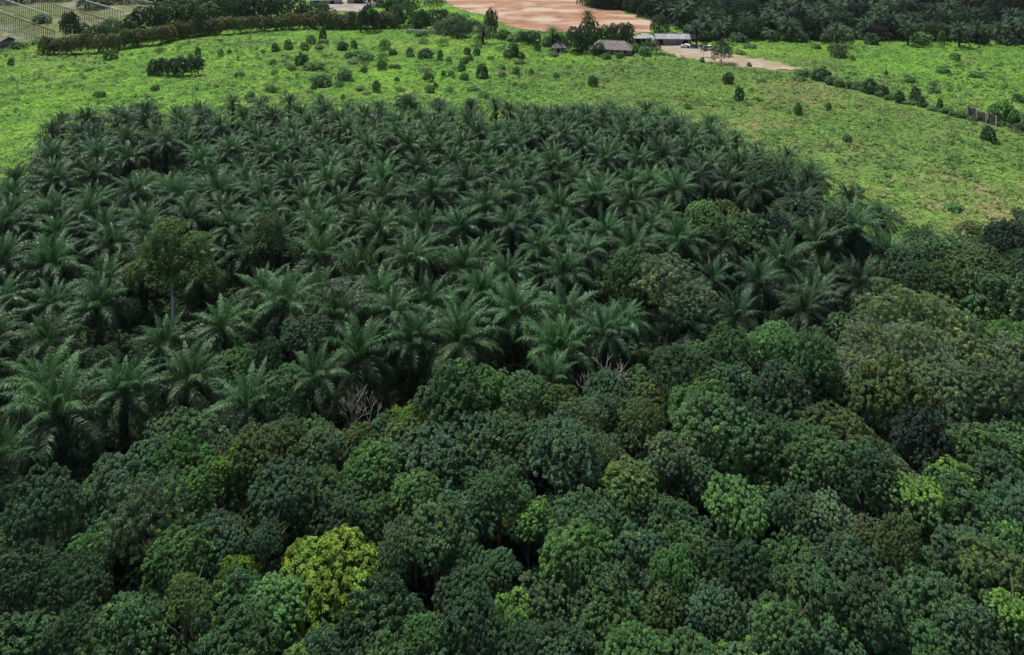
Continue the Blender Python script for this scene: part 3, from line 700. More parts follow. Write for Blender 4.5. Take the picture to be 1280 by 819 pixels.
# trees standing in and around the open field (foot px,py, width, height, style, colour, label)
S = 'small shrubs dotted over the open field'
field = [
 (86, 52, 24, 38, 'fine', 'd', 'upright bushy tree standing between the rail frames at top left', None),
 (247, 72, 10, 14, 'shrub', 'g', 'small shrub right behind the dark clipped block', S), (137, 75, 20, 16, 'shrub', 'g', 'rounded green shrub in front of the hedge left half', S),
 (275, 78, 9, 16, 'loose', 'g', 'thin upright sapling right of the dark clipped block', S), (13, 82, 10, 12, 'shrub', 'g', 'small green shrub near the left edge of the field', S),
 (174, 157, 44, 27, 'fine', 'd', 'rounded dark tree standing among rear left palms', None),
 (376, 82, 20, 20, 'shrub', 'd', 'dark round shrub, largest in the left centre of the field', S), (392, 88, 30, 14, 'shrub', 'g', 'wide low shrub right beside the dark round one', S),
 (402, 108, 26, 18, 'shrub', 'd', 'wide dark shrub in the field, lower left of centre', S), (428, 63, 15, 14, 'shrub', 'd', 'dark round shrub near the hedge, left centre', S),
 (442, 61, 12, 12, 'shrub', 'g', 'small shrub right of the dark round one near the hedge', S), (436, 73, 13, 10, 'shrub', 'g', 'low green shrub below the pair near the hedge', S),
 (456, 76, 22, 13, 'shrub', 'g', 'spreading low green shrub in the upper middle field', S), (480, 69, 18, 20, 'loose', 'g', 'taller light sapling with conical top in the upper middle field', S),
 (477, 88, 15, 16, 'shrub', 'g', 'round green shrub in the middle field under the conical sapling', S), (430, 101, 26, 17, 'shrub', 'd', 'long dark shrub in the middle left field', S),
 (470, 115, 14, 16, 'shrub', 'g', 'small mid green shrub in the centre left field', S), (507, 138, 32, 20, 'fine', 'd', 'broad dark bush just behind the rear palm row', S),
 (537, 116, 16, 12, 'shrub', 'g', 'grey green low shrub in the centre field', S), (535, 102, 18, 14, 'shrub', 'd', 'dark spreading shrub in the centre field', S),
 (532, 73, 26, 16, 'shrub', 'd', 'dark double shrub in the upper centre field', S), (512, 70, 12, 12, 'shrub', 'g', 'little round shrub left of the dark double one', S),
 (550, 75, 10, 14, 'shrub', 'g', 'slim green shrub in the upper centre field', S), (561, 77, 9, 8, 'shrub', 'g', 'tiny green shrub right of the slim one', S),
 (584, 69, 10, 12, 'shrub', 'd', 'dark shrub, left one of a close pair in upper centre', S), (596, 70, 10, 12, 'shrub', 'd', 'dark shrub, right one of a close pair in upper centre', S),
 (602, 98, 20, 20, 'shrub', 'd', 'solid dark shrub with pointed top right of the field centre', S), (577, 90, 11, 13, 'shrub', 'g', 'small shrub left of the solid pointed one', S),
 (636, 73, 18, 14, 'shrub', 'd', 'dark wide shrub close to the tree clump left of the huts', S), (580, 101, 13, 12, 'shrub', 'g', 'light green low shrub below the solid pointed one', S),
 (547, 135, 24, 14, 'shrub', 'x', 'very dark low bush behind the rear palm row at centre', S), (590, 134, 16, 12, 'shrub', 'x', 'very dark small bush behind the palms right of centre', S),
 (380, 63, 14, 12, 'shrub', 'g', 'green shrub in a row before the hedge, third from left', S), (403, 52, 14, 18, 'shrub', 'd', 'tall dark shrub touching the front of the hedge', S),
 (360, 62, 14, 16, 'shrub', 'g', 'green shrub before the hedge, second from left', S), (343, 65, 14, 14, 'shrub', 'g', 'green shrub before the hedge, leftmost of the row', S),
 (388, 55, 18, 14, 'shrub', 'g', 'bright green shrub before the hedge beside the tall dark one', S), (337, 115, 20, 12, 'shrub', 'g', 'flat green shrub in the lower left field', S),
 (644, 72, 14, 20, 'shrub', 'd', 'dark upright shrub below the bare earth plot', S), (672, 64, 10, 11, 'shrub', 'd', 'small dark shrub left of the tiny hut', S),
 (645, 93, 10, 12, 'shrub', 'g', 'faint green shrub in the middle of the dry cover, left one', S), (664, 94, 10, 11, 'shrub', 'g', 'faint green shrub in the dry cover, right one', S),
 (741, 109, 15, 17, 'shrub', 'd', 'lone dark round shrub in the field below the grey roofed house', S), (911, 105, 17, 17, 'shrub', 'd', 'lone dark shrub below the dirt road', S),
 (925, 127, 15, 20, 'shrub', 'd', 'lone two topped shrub at the right centre of the field', S), (878, 78, 9, 8, 'shrub', 'g', 'small round shrub at the near road edge', S),
 (937, 84, 7, 7, 'shrub', 'n', 'tiny brownish shrub at the dirt road edge', S),
 (998, 144, 13, 18, 'shrub', 'g', 'slim green sapling in the right field, left one of two', S), (1036, 139, 8, 12, 'shrub', 'g', 'small green sapling in the right field, right one of two', S),
 (1060, 178, 17, 12, 'shrub', 'd', 'low dark shrub in the right field behind the last palms', S), (1237, 178, 23, 24, 'shrub', 'x', 'very dark round shrub in front of the ruined wall', S),
 (1193, 263, 24, 12, 'shrub', 'g', 'low dark green shrub alone in the lower right field', S), (1048, 72, 30, 18, 'fine', 'g', 'broad low bush in the far right field', S),
 (1066, 76, 12, 9, 'shrub', 'g', 'small low bush right of the broad one in the far right field', S), (1195, 75, 14, 11, 'shrub', 'g', 'small dark bush in the far field at the right', S),
 (1180, 92, 24, 12, 'shrub', 'g', 'flat dark bush in the middle of the far right field', S), (1138, 104, 16, 12, 'shrub', 'g', 'small flat bush in the far right field, lower one', S),
 (1220, 97, 20, 10, 'shrub', 'g', 'flat spreading bush in the far right field, right one', S),
 (1108, 95, 6, 9, 'shrub', 'g', 'tiny sapling above the bank shrubs', S), (1274, 128, 16, 12, 'shrub', 'd', 'dark bush at the right edge above the bank', S),
]
B = 'shrubs lining the bank on the right'
for i, (px, py, w_, h_, c) in enumerate([(1006, 97, 20, 12, 'g'), (1028, 101, 24, 18, 'd'), (1040, 106, 16, 10, 'd'), (1050, 109, 14, 11, 'g'), (1062, 110, 14, 10, 'g'), (1075, 111, 16, 10, 'k'), (1090, 117, 22, 20, 'd'), (1102, 120, 13, 14, 'n'),
     (1108, 122, 9, 12, 'd'), (1126, 129, 13, 16, 'd'), (1146, 130, 14, 20, 'n'), (1153, 133, 12, 14, 'd'), (1176, 139, 10, 15, 'd'), (1185, 142, 14, 9, 'g'), (1256, 154, 26, 30, 'g'), (1268, 157, 20, 22, 'g'), (1282, 160, 20, 14, 'g')]):
    lab = ['pale green low bush at the left end of the bank, next to the road', 'darkest broad bush near the left end of the bank', 'flat dark bush second after the darkest one on the bank', 'small green bush before the middle of the bank',
           'small green bush left of the grey green one on the bank', 'grey green low bush on the bank', 'tall dark bush in the middle of the bank', 'brownish bush pressed against the tall dark one on the bank', 'narrow dark bush right of the brownish one',
           'round dark bush standing alone past the middle of the bank', 'tall brownish twiggy bush on the bank', 'dark bush at the foot of the tall brownish one', 'narrow pointed dark bush near the right part of the bank', 'low green bush left of the ruined wall',
           'tall green bush right of the ruined wall', 'wide green bush behind the tall one right of the ruined wall', 'green bush at the right edge of the bank'][i]
    field.append((px, py, w_, h_, 'shrub', c, lab, B))
T1 = 'trees between the houses and the bare earth'
field += [
 (903, 80, 26, 28, 'loose', 'd', 'slender open crowned tree standing beside the dirt road', None), (880, 72, 10, 20, 'loose', 'd', 'thin sapling with bare stem left of the open crowned roadside tree', None),
 (814, 68, 24, 20, 'loose', 'v', 'pale olive loose tree right of the grey roofed house', None), (722, 66, 36, 34, 'fine', 'd', 'darkest round tree directly left of the grey roofed house', None),
 (735, 62, 34, 40, 'fine', 'g', 'tall green tree behind the darkest round one, under the coconut palm', None), (772, 55, 30, 26, 'fine', 'd', 'dark spreading tree behind the grey roofed house', None),
 (785, 54, 24, 26, 'fine', 'g', 'lighter green tree behind the right end of the house roof', None), (826, 44, 24, 26, 'fine', 'd', 'bushy dark tree standing behind the long metal shed', None),
 (664, 56, 26, 18, 'fine', 'd', 'dark rounded bush below the bare earth, left of a coconut palm', None), (652, 52, 14, 16, 'shrub', 'g', 'small green tree at the lower left corner of the bare earth', None),
 (613, 46, 26, 36, 'fine', 'g', 'tall green tree in front of the left part of the bare earth', None), (630, 50, 20, 16, 'shrub', 'd', 'dark bush right of the tall tree before the bare earth', None),
 (757, 58, 22, 26, 'fine', 'g', 'green tree directly behind the ridge of the grey roofed house', None), (795, 66, 16, 14, 'shrub', 'g', 'round green shrub at the right gable of the grey roofed house', None), (758, 74, 14, 10, 'shrub', 'g', 'small shrub hiding the wall of the grey roofed house', None), (776, 73, 12, 9, 'shrub', 'd', 'dark small shrub before the right half of the house wall', None),
 (748, 70, 18, 18, 'fine', 'd', 'dark bush against the left gable of the grey roofed house', None), (806, 70, 22, 13, 'shrub', 'g', 'spreading green shrub left of the dirt road start', None), (845, 50, 14, 12, 'shrub', 'g', 'small shrub behind the metal shed roof', None), (699, 60, 22, 18, 'fine', 'd', 'dark bush behind the tiny hut', None),
 (645, 52, 30, 14, 'shrub', 'g', 'low green bush along the bottom border of the bare earth', None), (684, 58, 18, 13, 'shrub', 'g', 'low bush between the coconut palm and the tiny hut', None), (570, 34, 36, 18, 'fine', 'g', 'green tree line piece left of the bare earth, upper', None), (548, 32, 34, 20, 'fine', 'd', 'dark tree between the lime tree and the bare earth', None),
 (588, 40, 30, 16, 'fine', 'g', 'low green tree left of the tall one before the bare earth', None), (560, 43, 40, 22, 'fine', 'k', 'grey green spreading tree beyond the white wall', None),
 (527, 37, 22, 25, 'dome', 'v', 'bright lime round crowned tree behind the hedge right end', None), (542, 14, 28, 20, 'loose', 'k', 'pale scrubby tree at the left corner of the bare earth', None),
 (505, 34, 34, 32, 'fine', 'g', 'tall green tree behind the right part of the hedge', None), (285, 22, 60, 34, 'fine', 'g', 'green tree filling the top edge between two dark ones, left of centre', None), (240, 22, 60, 36, 'fine', 'd', 'dark tree at the top edge over the largest green tree', None), (480, 34, 34, 20, 'fine', 'g', 'leafy tree behind the hedge below the dark top edge tree', None), (410, 36, 24, 14, 'shrub', 'g', 'bush sticking up behind the hedge under the gravel yard', None), (575, 48, 30, 16, 'fine', 'd', 'dark bush right of the white wall', None), (527, 45, 20, 10, 'shrub', 'g', 'low shrub before the white wall', None), (490, 28, 30, 30, 'fine', 'd', 'dark tree behind the hedge right part, touching the top edge', None),
 (461, 40, 26, 34, 'fine', 'd', 'dark tree standing in front of the hedge near its right end', None), (432, 33, 34, 17, 'fine', 'd', 'low dark tree below the pale gravel yard', None),
 (352, 30, 56, 38, 'fine', 'd', 'wide dark tree behind the hedge, left of the blue roof', None), (392, 29, 48, 26, 'fine', 'd', 'dark low tree right behind the hedge under the blue roof', None), (318, 32, 56, 44, 'fine', 'd', 'dark tree at the top edge above the middle of the hedge', None),
 (270, 36, 62, 44, 'fine', 'g', 'tall green tree at the top edge above the hedge bend', None), (222, 44, 84, 52, 'fine', 'g', 'largest green tree behind the left half of the hedge', None),
 (180, 50, 52, 44, 'fine', 'd', 'dark tree left of the largest green one behind the hedge', None), (155, 52, 40, 26, 'fine', 'g', 'low bushy tree behind the hedge near the rail frames', None),
 (122, 52, 36, 22, 'fine', 'g', 'low bush behind the left end of the hedge', None), (95, 56, 30, 16, 'shrub', 'd', 'small dark bush behind the leftmost hedge shrubs', None),
 (48, 56, 26, 12, 'shrub', 'g', 'low bush under the nearest rail frame', None), (20, 62, 24, 12, 'shrub', 'd', 'low dark bush in front of the corner shed', None),
 (115, 12, 40, 22, 'fine', 'g', 'bushy tree at the top edge between two rail frames', None), (196, 4, 60, 30, 'fine', 'd', 'dark tree at the top edge behind the farthest rail', None),
 (30, -10, 60, 22, 'fine', 'x', 'very dark tree line at the top left corner, left tree', None), (85, -12, 60, 24, 'fine', 'x', 'very dark tree line at the top left corner, right tree', None),
 (251, 12, 50, 30, 'fine', 'd', 'dark tree cut by the top edge, left of the blue roof', None), (470, 8, 36, 26, 'fine', 'g', 'green tree at the top edge right of the gravel yard', None),
 (510, 10, 30, 22, 'fine', 'd', 'dark tree at the top edge left of the bare earth', None),
]
for (px, py, w_, h_, sty, c, lab, grp) in field:
    nm = 'shrub' if (sty == 'shrub') else None
    if sty == 'shrub' or w_ < 20: c = {'d': (.046, .120, .036), 'g': (.080, .195, .045), 'x': (.026, .068, .026)}.get(c, c)
    if sty == 'shrub' and grp != B: w_ *= .85; h_ *= .85
    px_tree(px, py, w_, h_, sty, c, lab, grp, 'shrub' if sty == 'shrub' else 'tree', nm, trunk=True)
# shrub line under the far palms at top right
for i in range(44):
    px = 862+i*9.9+random.uniform(-3, 3); py = 47+random.uniform(-3, 6)+ (px-860)*.012
    c = random.choice('ggddkl'); big = random.random() < .25
    px_tree(px, py, random.uniform(12, 26), random.uniform(9, 14)+6*big, 'shrub', c, 'low green bush in the strip between the far dark palms and the bright field', 'bushes edging the far dark palms', 'shrub')
for (px, py, w_, h_, c, lab) in [(14, 6, 46, 20, 'x', 'very dark tree at the top edge above the first two rails'), (60, 2, 50, 18, 'd', 'dark tree at the top edge behind the thin rail'), (150, 4, 50, 20, 'd', 'dark tree at the top edge beside the farthest pale rail'),
        (50, 30, 22, 12, 'g', 'low bush between the first and second rail frames'), (85, 30, 18, 10, 'k', 'pale low bush left of the upright bushy tree'), (135, 42, 30, 18, 'g', 'leafy bush right of the upright bushy tree'), (100, 42, 18, 14, 'k', 'grey green bush at the foot of the upright bushy tree'), (70, 62, 20, 10, 'g', 'low bush just above the left end of the hedge')]:
    px_tree(px, py, w_, h_, 'fine' if w_ > 25 else 'shrub', c, lab)
random.seed(77)
for i in range(95):
    px, py = (random.uniform(300, 660), random.uniform(52, 128)) if i < 60 else (random.uniform(20, 1260), random.uniform(60, 150))
    g_ = G(px, py)
    if dark_zone(np.array([g_.x]), np.array([g_.y-4]))[0] or bare(np.array([g_.x]), np.array([g_.y]))[0]: continue
    px_tree(px, py, random.uniform(6, 16), random.uniform(4, 9), random.choice(['shrub', 'shrub', 'loose']), random.choice([(.07, .17, .042), (.085, .195, .045), (.06, .14, .04), (.09, .15, .05)]),
            'faint small green bush scattered in the open field', 'faint small bushes of the field', 'shrub')
for i in range(26):
    px = 870+i*16+random.uniform(-5, 5); px_tree(px, 46+(px-860)*.012+random.uniform(-3, 3), random.uniform(20, 34), random.uniform(13, 20), random.choice(['fine', 'shrub']), random.choice(['d', 'g', 'x']), 'dark bushy tree at the foot of the far palm belt', 'bushy trees at the front of the far belt')
line = [(1012, 97), (1040, 104), (1070, 111), (1100, 121), (1140, 131), (1180, 141), (1215, 149), (1255, 158), (1290, 166)]
for i in range(34):
    t_ = i/33*(len(line)-1); a_ = int(min(t_, len(line)-2)); f_ = t_-a_
    px = line[a_][0]*(1-f_)+line[a_+1][0]*f_; py = line[a_][1]*(1-f_)+line[a_+1][1]*f_
    px_tree(px+random.uniform(-3, 3), py+random.uniform(-1.5, 1.5), random.uniform(9, 16), random.uniform(5, 9), 'shrub', random.choice([(.05, .125, .036), (.07, .16, .04), (.075, .115, .045)]),
            'low green bush in the line along the bank at the right', 'low bushes along the bank', 'shrub')
# coconut palms by the houses
COCO = (.028, .060, .026)
def px_palm(px, py, wpx, z, detailed, label, group=None, **kw):
    c = P(px, py, z); s = scale_at(c); return palm(c, detailed, label, group, sc=wpx/s/9.2, **kw)
px_palm(691, 42, 27, 6.5, False, 'coconut palm with spiky crown against the bare earth, left of tall trees', cat='palm tree', name='coconut_palm', col=COCO)
px_palm(735, 20, 22, 13.0, False, 'tallest coconut palm rising above the trees in front of the bare earth', cat='palm tree', name='coconut_palm', col=COCO, thin=.5)
px_palm(604, 40, 24, 5.0, False, 'coconut palm beside the tall tree before the left bare earth', cat='palm tree', name='coconut_palm', col=COCO)
# far belt of oil palms and dark trees
x0 = 0
FARP = (.018, .043, .028)
for row, (pyc, n) in enumerate([(36, 17), (28, 17), (20, 18), (12, 18), (3, 18), (-8, 16)]):
    for i in range(n):
        px = 815+i*(500/n)+random.uniform(-6, 6)+row*5; py = pyc+random.uniform(-3, 3)
        lim = 12+ (px-740)*.2                 # slanting left border of the belt
        if px < 740+ (py+2)*2.6+30: continue
        if random.random() < .38:
            g = P(px, py+24, 0); px_tree(px, py+13, random.uniform(28, 42), random.uniform(24, 32), 'fine', random.choice(['x', 'd', 'x']), 'very dark broadleaf tree in the far belt at the top right', 'dark broadleaf trees of the far belt')
        else:
            px_palm(px, py, random.uniform(25, 33), random.uniform(5.2, 8), False, 'distant dark oil palm in the belt beyond the field at top right', 'distant palms of the far belt', col=FARP)
# trees on the slanting left part of the belt
for i in range(22):
    px = 735+i*8+random.uniform(-3, 3); py = -2+max(0, (px-750))*.19+random.uniform(0, 5)
    px_tree(px, py+8, random.uniform(20, 34), random.uniform(20, 28), 'fine', random.choice(['d', 'x', 'd', 'g']), 'dark tree along the right border of the bare earth plot', 'trees bordering the bare earth on the right')

# ================================================================== THE PALM PLANTATION
hand = [ # crown centre px, py, span px, droop, label
 (70, 520, 122, 1, 'largest oil palm, at the lower left, showing a full skirt of drooping fronds'),
 (-4, 590, 110, 1, 'oil palm cut by the left edge below the largest one'),
 (450, 447, 98, 1, 'big oil palm with dark drooping skirt above the bare twiggy bush'),
 (518, 430, 84, 0, 'oil palm just right of the big drooping one'), (577, 432, 90, 0, 'oil palm with drooping lower fronds left above the rounded light trees'),
 (238, 478, 92, 0, 'oil palm with upright fronds behind the round dark shrub tree'), (312, 508, 92, 0, 'spreading oil palm right of the round dark shrub tree'),
 (155, 490, 84, 0, 'oil palm between the largest palm and the upright one'), (272, 245, 74, 0, 'oil palm with star shaped crown above the clearing in the left plantation'),
 (402, 325, 84, 1, 'oil palm hanging over the dark reddish gap, left one'), (452, 342, 82, 1, 'oil palm hanging over the dark gap, right one'),
 (585, 232, 66, 0, 'oil palm with dark heart standing clear in the middle of the plantation'), (64, 335, 82, 0, 'broad oil palm in the left plantation'),
 (125, 385, 80, 0, 'oil palm left of the tall white trunk tree'), (140, 312, 66, 0, 'pale fronded oil palm left above the olive crowned tall tree'),
 (480, 230, 66, 0, 'oil palm with pale arching fronds upper middle'), (980, 335, 84, 1, 'oil palm with long drooping fronds in the dark right corner, left one'),
 (1022, 308, 84, 1, 'oil palm with drooping star crown in the right corner, middle one'), (1067, 290, 80, 1, 'oil palm with drooping star crown beside the field at right'),
 (1110, 322, 66, 1, 'rightmost oil palm, low among the dark trees'), (942, 300, 70, 0, 'shaded oil palm behind the drooping ones at right'),
 (790, 260, 66, 0, 'oil palm with bright fronds left of the lime bamboo'), (745, 250, 66, 0, 'upright oil palm in the right centre'),
 (700, 265, 68, 0, 'upright feathery oil palm right of centre'), (645, 395, 92, 0, 'oil palm at the lower centre edge of the plantation'),
 (700, 440, 90, 0, 'oil palm leaning over the forest edge at centre'), (855, 375, 66, 1, 'dark oil palm behind the creeper covered crown'),
 (410, 215, 62, 0, 'oil palm behind the two tall olive trees'), (525, 320, 78, 0, 'oil palm centre left with pale fresh fronds'),
 (100, 172, 48, 0, 'rear left corner oil palm, standing against the bright field'), (78, 155, 42, 0, 'small leftmost oil palm of the rear row against the field'),
 (690, 478, 66, 1, 'drooping brown oil palm half buried at the forest edge'), (830, 200, 60, 0, 'oil palm at the rear right, with dark centre'), (715, 165, 58, 0, 'tall upright oil palm in the right rear row'),
 (785, 160, 58, 0, 'tallest looking oil palm of the rear row right of centre'), (305, 150, 44, 0, 'small upright oil palm poking above the rear row at left'),
]
def relative_labels(items, marks, what, maxw=16):
    """items [(x, y)], marks [(x, y, words)]: say which one by its nearest named neighbour, direction and order"""
    ords = ['nearest', 'second', 'third', 'fourth', 'fifth', 'sixth', 'seventh', 'eighth', 'ninth', 'tenth', 'eleventh', 'twelfth', 'thirteenth', 'fourteenth']
    book = {}
    for i, (x, y) in enumerate(items):
        m = min(range(len(marks)), key=lambda k: math.hypot(marks[k][0]-x, marks[k][1]-y))
        dx, dy = x-marks[m][0], y-marks[m][1]
        a = math.degrees(math.atan2(dy, dx)) % 360
        d = ['directly right of', 'behind and right of', 'directly behind', 'behind and left of', 'directly left of', 'in front and left of', 'directly in front of', 'in front and right of'][int((a+22.5)//45) % 8]
        book.setdefault((m, d), []).append((math.hypot(dx, dy), i))
    assert max(map(len, book.values())) <= len(ords)
    out = {}
    for (m, d), L in book.items():
        for k, (_, i) in enumerate(sorted(L)):
            t = f"{(ords[k]+' ') if len(L) > 1 else ''}{what} {d} the {marks[m][2]}"
            out[i] = ' '.join(t.split()[:maxw])
    return [out[i] for i in range(len(items))]
placed = []
PZ = 6.3
for (px, py, w_, dr, lab) in hand:
    c = P(px, py, PZ); s = scale_at(c); placed.append((c.x, c.y))
    palm(c, py > 225, lab, None, sc=w_/s/(8.4 if dr else 8.6), n=44, droop=dr*2)
# keep-out spots: gap, clearing, hand trees, lime bamboo
def pixd(px, py, z=PZ): p = P(px, py, z); return (p.x, p.y)
keep = [(pixd(375, 355, 3), 7), (pixd(340, 360, 3), 6), (pixd(195, 235, 3), 8), (pixd(165, 240, 3), 7), (pixd(140, 250, 3), 6), (pixd(215, 330, 10), 4.5), (pixd(215, 425, 0), 5.5), (pixd(215, 415, 6), 4.5), (pixd(335, 380, 0), 5), (pixd(325, 300, 10), 3.6), (pixd(905, 260, 7), 6), (pixd(800, 330, 7), 5), (pixd(850, 370, 7), 4.5),
        (pixd(1050, 340, 4), 6), (pixd(355, 465, 6), 6), (pixd(230, 525, 6), 4), (pixd(560, 480, 6), 4)]
mixed = [(60, 425, 46, 'g', 'low green shrub tree among the left palms, near the left edge'), (190, 440, 50, 'g', 'leafy shrub tree among palms below the tall olive tree'), (130, 455, 44, 'd', 'dark shrub tree among palms above the largest palm'), (300, 455, 50, 'l', 'light green shrub tree between palms above the round dark one'), (255, 405, 46, 'd', 'dark shrub right of the foot of the tall white trunk'),
         (100, 560, 44, 'd', 'dark shrub tree right of the largest palm skirt'), (620, 350, 46, 'g', 'green creeper mound between palms at centre'), (560, 385, 44, 'g', 'green shrub mound between the front palms at centre'), (745, 400, 50, 'g', 'leafy mound between palms right of centre'), (480, 385, 46, 'd', 'dark leafy mound beside the reddish gap'), (180, 225, 40, 'g', 'green thicket in the shaded clearing at left'), (90, 270, 40, 'd', 'dark thicket left of the shaded clearing')]
keep += [(pixd(a[0], a[1], 3), 3.2) for a in mixed]
for (px, py, w_, c, lab) in mixed:
    p = P(px, py, 3.5); tree((p.x, p.y, float(ground_h(p.x, p.y))), w_/scale_at(p)/2*1.15, 5.2, 'fine', c, lab, 'tree')
sx = 7.6
rows = []
yy = 50.0; ri = 0
auto = []
while yy < 260:
    for xx in np.arange(-190, 190, sx):
        x_ = xx + (sx/2 if ri % 2 else 0) + random.uniform(-1, 1); y_ = yy+random.uniform(-1, 1)
        if not inpoly([x_], [y_], PLANT)[0] or inpoly([x_], [y_+1], FOREST)[0]: continue
        u, v = proj(x_, y_, PZ)
        if u < -60 or u > 1340 or (u < 190 and v > 500): continue
        if any(math.hypot(x_-a, y_-b) < 5.5 for a, b in placed): continue
        if any(math.hypot(x_-a[0], y_-a[1]) < q for a, q in keep): continue
        auto.append((x_, y_, u, v))
    yy += sx*.9; ri += 1
marks = []
for (px, py, w_, dr, lab) in hand:
    c = P(px, py, PZ); marks.append((c.x, c.y, lab.split(',')[0]))
marks = [m for m in marks if len(m[2].split()) <= 11]
rl = relative_labels([(a[0], a[1]) for a in auto], marks, 'palm')
for (x_, y_, u, v), rlab in zip(auto, rl):
    if v < 175: lab, grp = 'mid sized oil palm in the rear rows of the plantation near the bright field', 'oil palms of the rear rows'
    elif u < 330 and v > 240: lab, grp = 'oil palm crowded among others in the left part of the plantation', 'oil palms of the left part'
    elif u > 880: lab, grp = 'shaded oil palm in the right corner of the plantation, mixed with dark trees', 'oil palms of the right corner'
    elif v > 330: lab, grp = 'oil palm in the front rows of the plantation, next to the forest', 'oil palms of the front rows'
    else: lab, grp = 'oil palm in the crowded middle of the plantation with arching fronds', 'oil palms of the middle'
    zc = PZ+random.uniform(-1.7, 1.7)
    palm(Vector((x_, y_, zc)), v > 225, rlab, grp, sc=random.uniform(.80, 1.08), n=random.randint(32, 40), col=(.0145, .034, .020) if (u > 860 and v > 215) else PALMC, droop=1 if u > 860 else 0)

# young low palms in the clearing
for (px, py, w_) in [(150, 262, 40), (178, 250, 38), (125, 250, 34), (205, 268, 36), (350, 400, 60), (385, 415, 60), (330, 420, 50), (300, 395, 55)]:
    c = P(px, py, 2.2); s = scale_at(c)
    palm(c, False, 'low young oil palm with short trunk in the shaded clearing', 'young palms in the clearings', sc=w_/s/9.0)

# ================================================================== TALL TREES IN THE PLANTATION
def tall_tree(px, py, foot_py, w_, col, label, parts, style='fine'):
    """long bare trunk, crown of several heads; (px,foot_py) foot, py crown centre"""
    g = G(px, foot_py); s = scale_at(g)
    # height at which the sight line through (px, py) passes above the foot
    H = CAM_H-(py-HOR)/F*g.y
    t = empty('tall_tree', (g.x, g.y, g.z)); tag(t, label, 'tree', None)
    link('trunk', limb_mesh('trunk', [([(0, 0, -.2), (.1, 0, H*.4), (0, 0, H*.8), (0, 0, H+1.5)], [.24, .19, .15, .08])] +
         [([(0, 0, H*.7), (dx*.5, dy*.5, H-1.0), (dx, dy, H+dz*.6)], [.14, .1, .04]) for dx, dy, dz, q in parts], M_PALEBARK, 7), t)
    cs = scale_at((g.x, g.y, H)); R0 = w_/cs/2
    for dx, dy, dz, q in parts:
        link('crown', random.choice(CR[style]), t, (dx, dy, H+dz), (0, 0, random.random()*6), (R0*q, R0*q, R0*q*.95), tuple(np.array(col)*random.uniform(.88, 1.12)))
tall_tree(215, 322, 428, 112, (.075, .150, .036), 'tall olive crowned tree with a long white bare trunk in the left plantation', [(0, 0, 0, .5), (-3.4, -.5, -1.6, .46), (3.6, -.6, -1.4, .46), (-.8, .6, 3.4, .40), (3.0, .5, 1.6, .36), (.3, -1.5, -2.6, .44), (-2.6, .8, 1.2, .34), (-5.2, .4, -2.8, .24), (5.6, .2, -3, .26)], 'fine')
tall_tree(333, 300, 378, 86, (.048, .104, .032), 'tall dark olive tree with thin pale trunk beside the dark reddish gap', [(0, 0, 0, .62), (-1.9, 0, -1.4, .5), (2.3, .2, -1.4, .52), (.2, .4, 2.6, .45), (-.4, -.8, -2.6, .45)], 'fine')

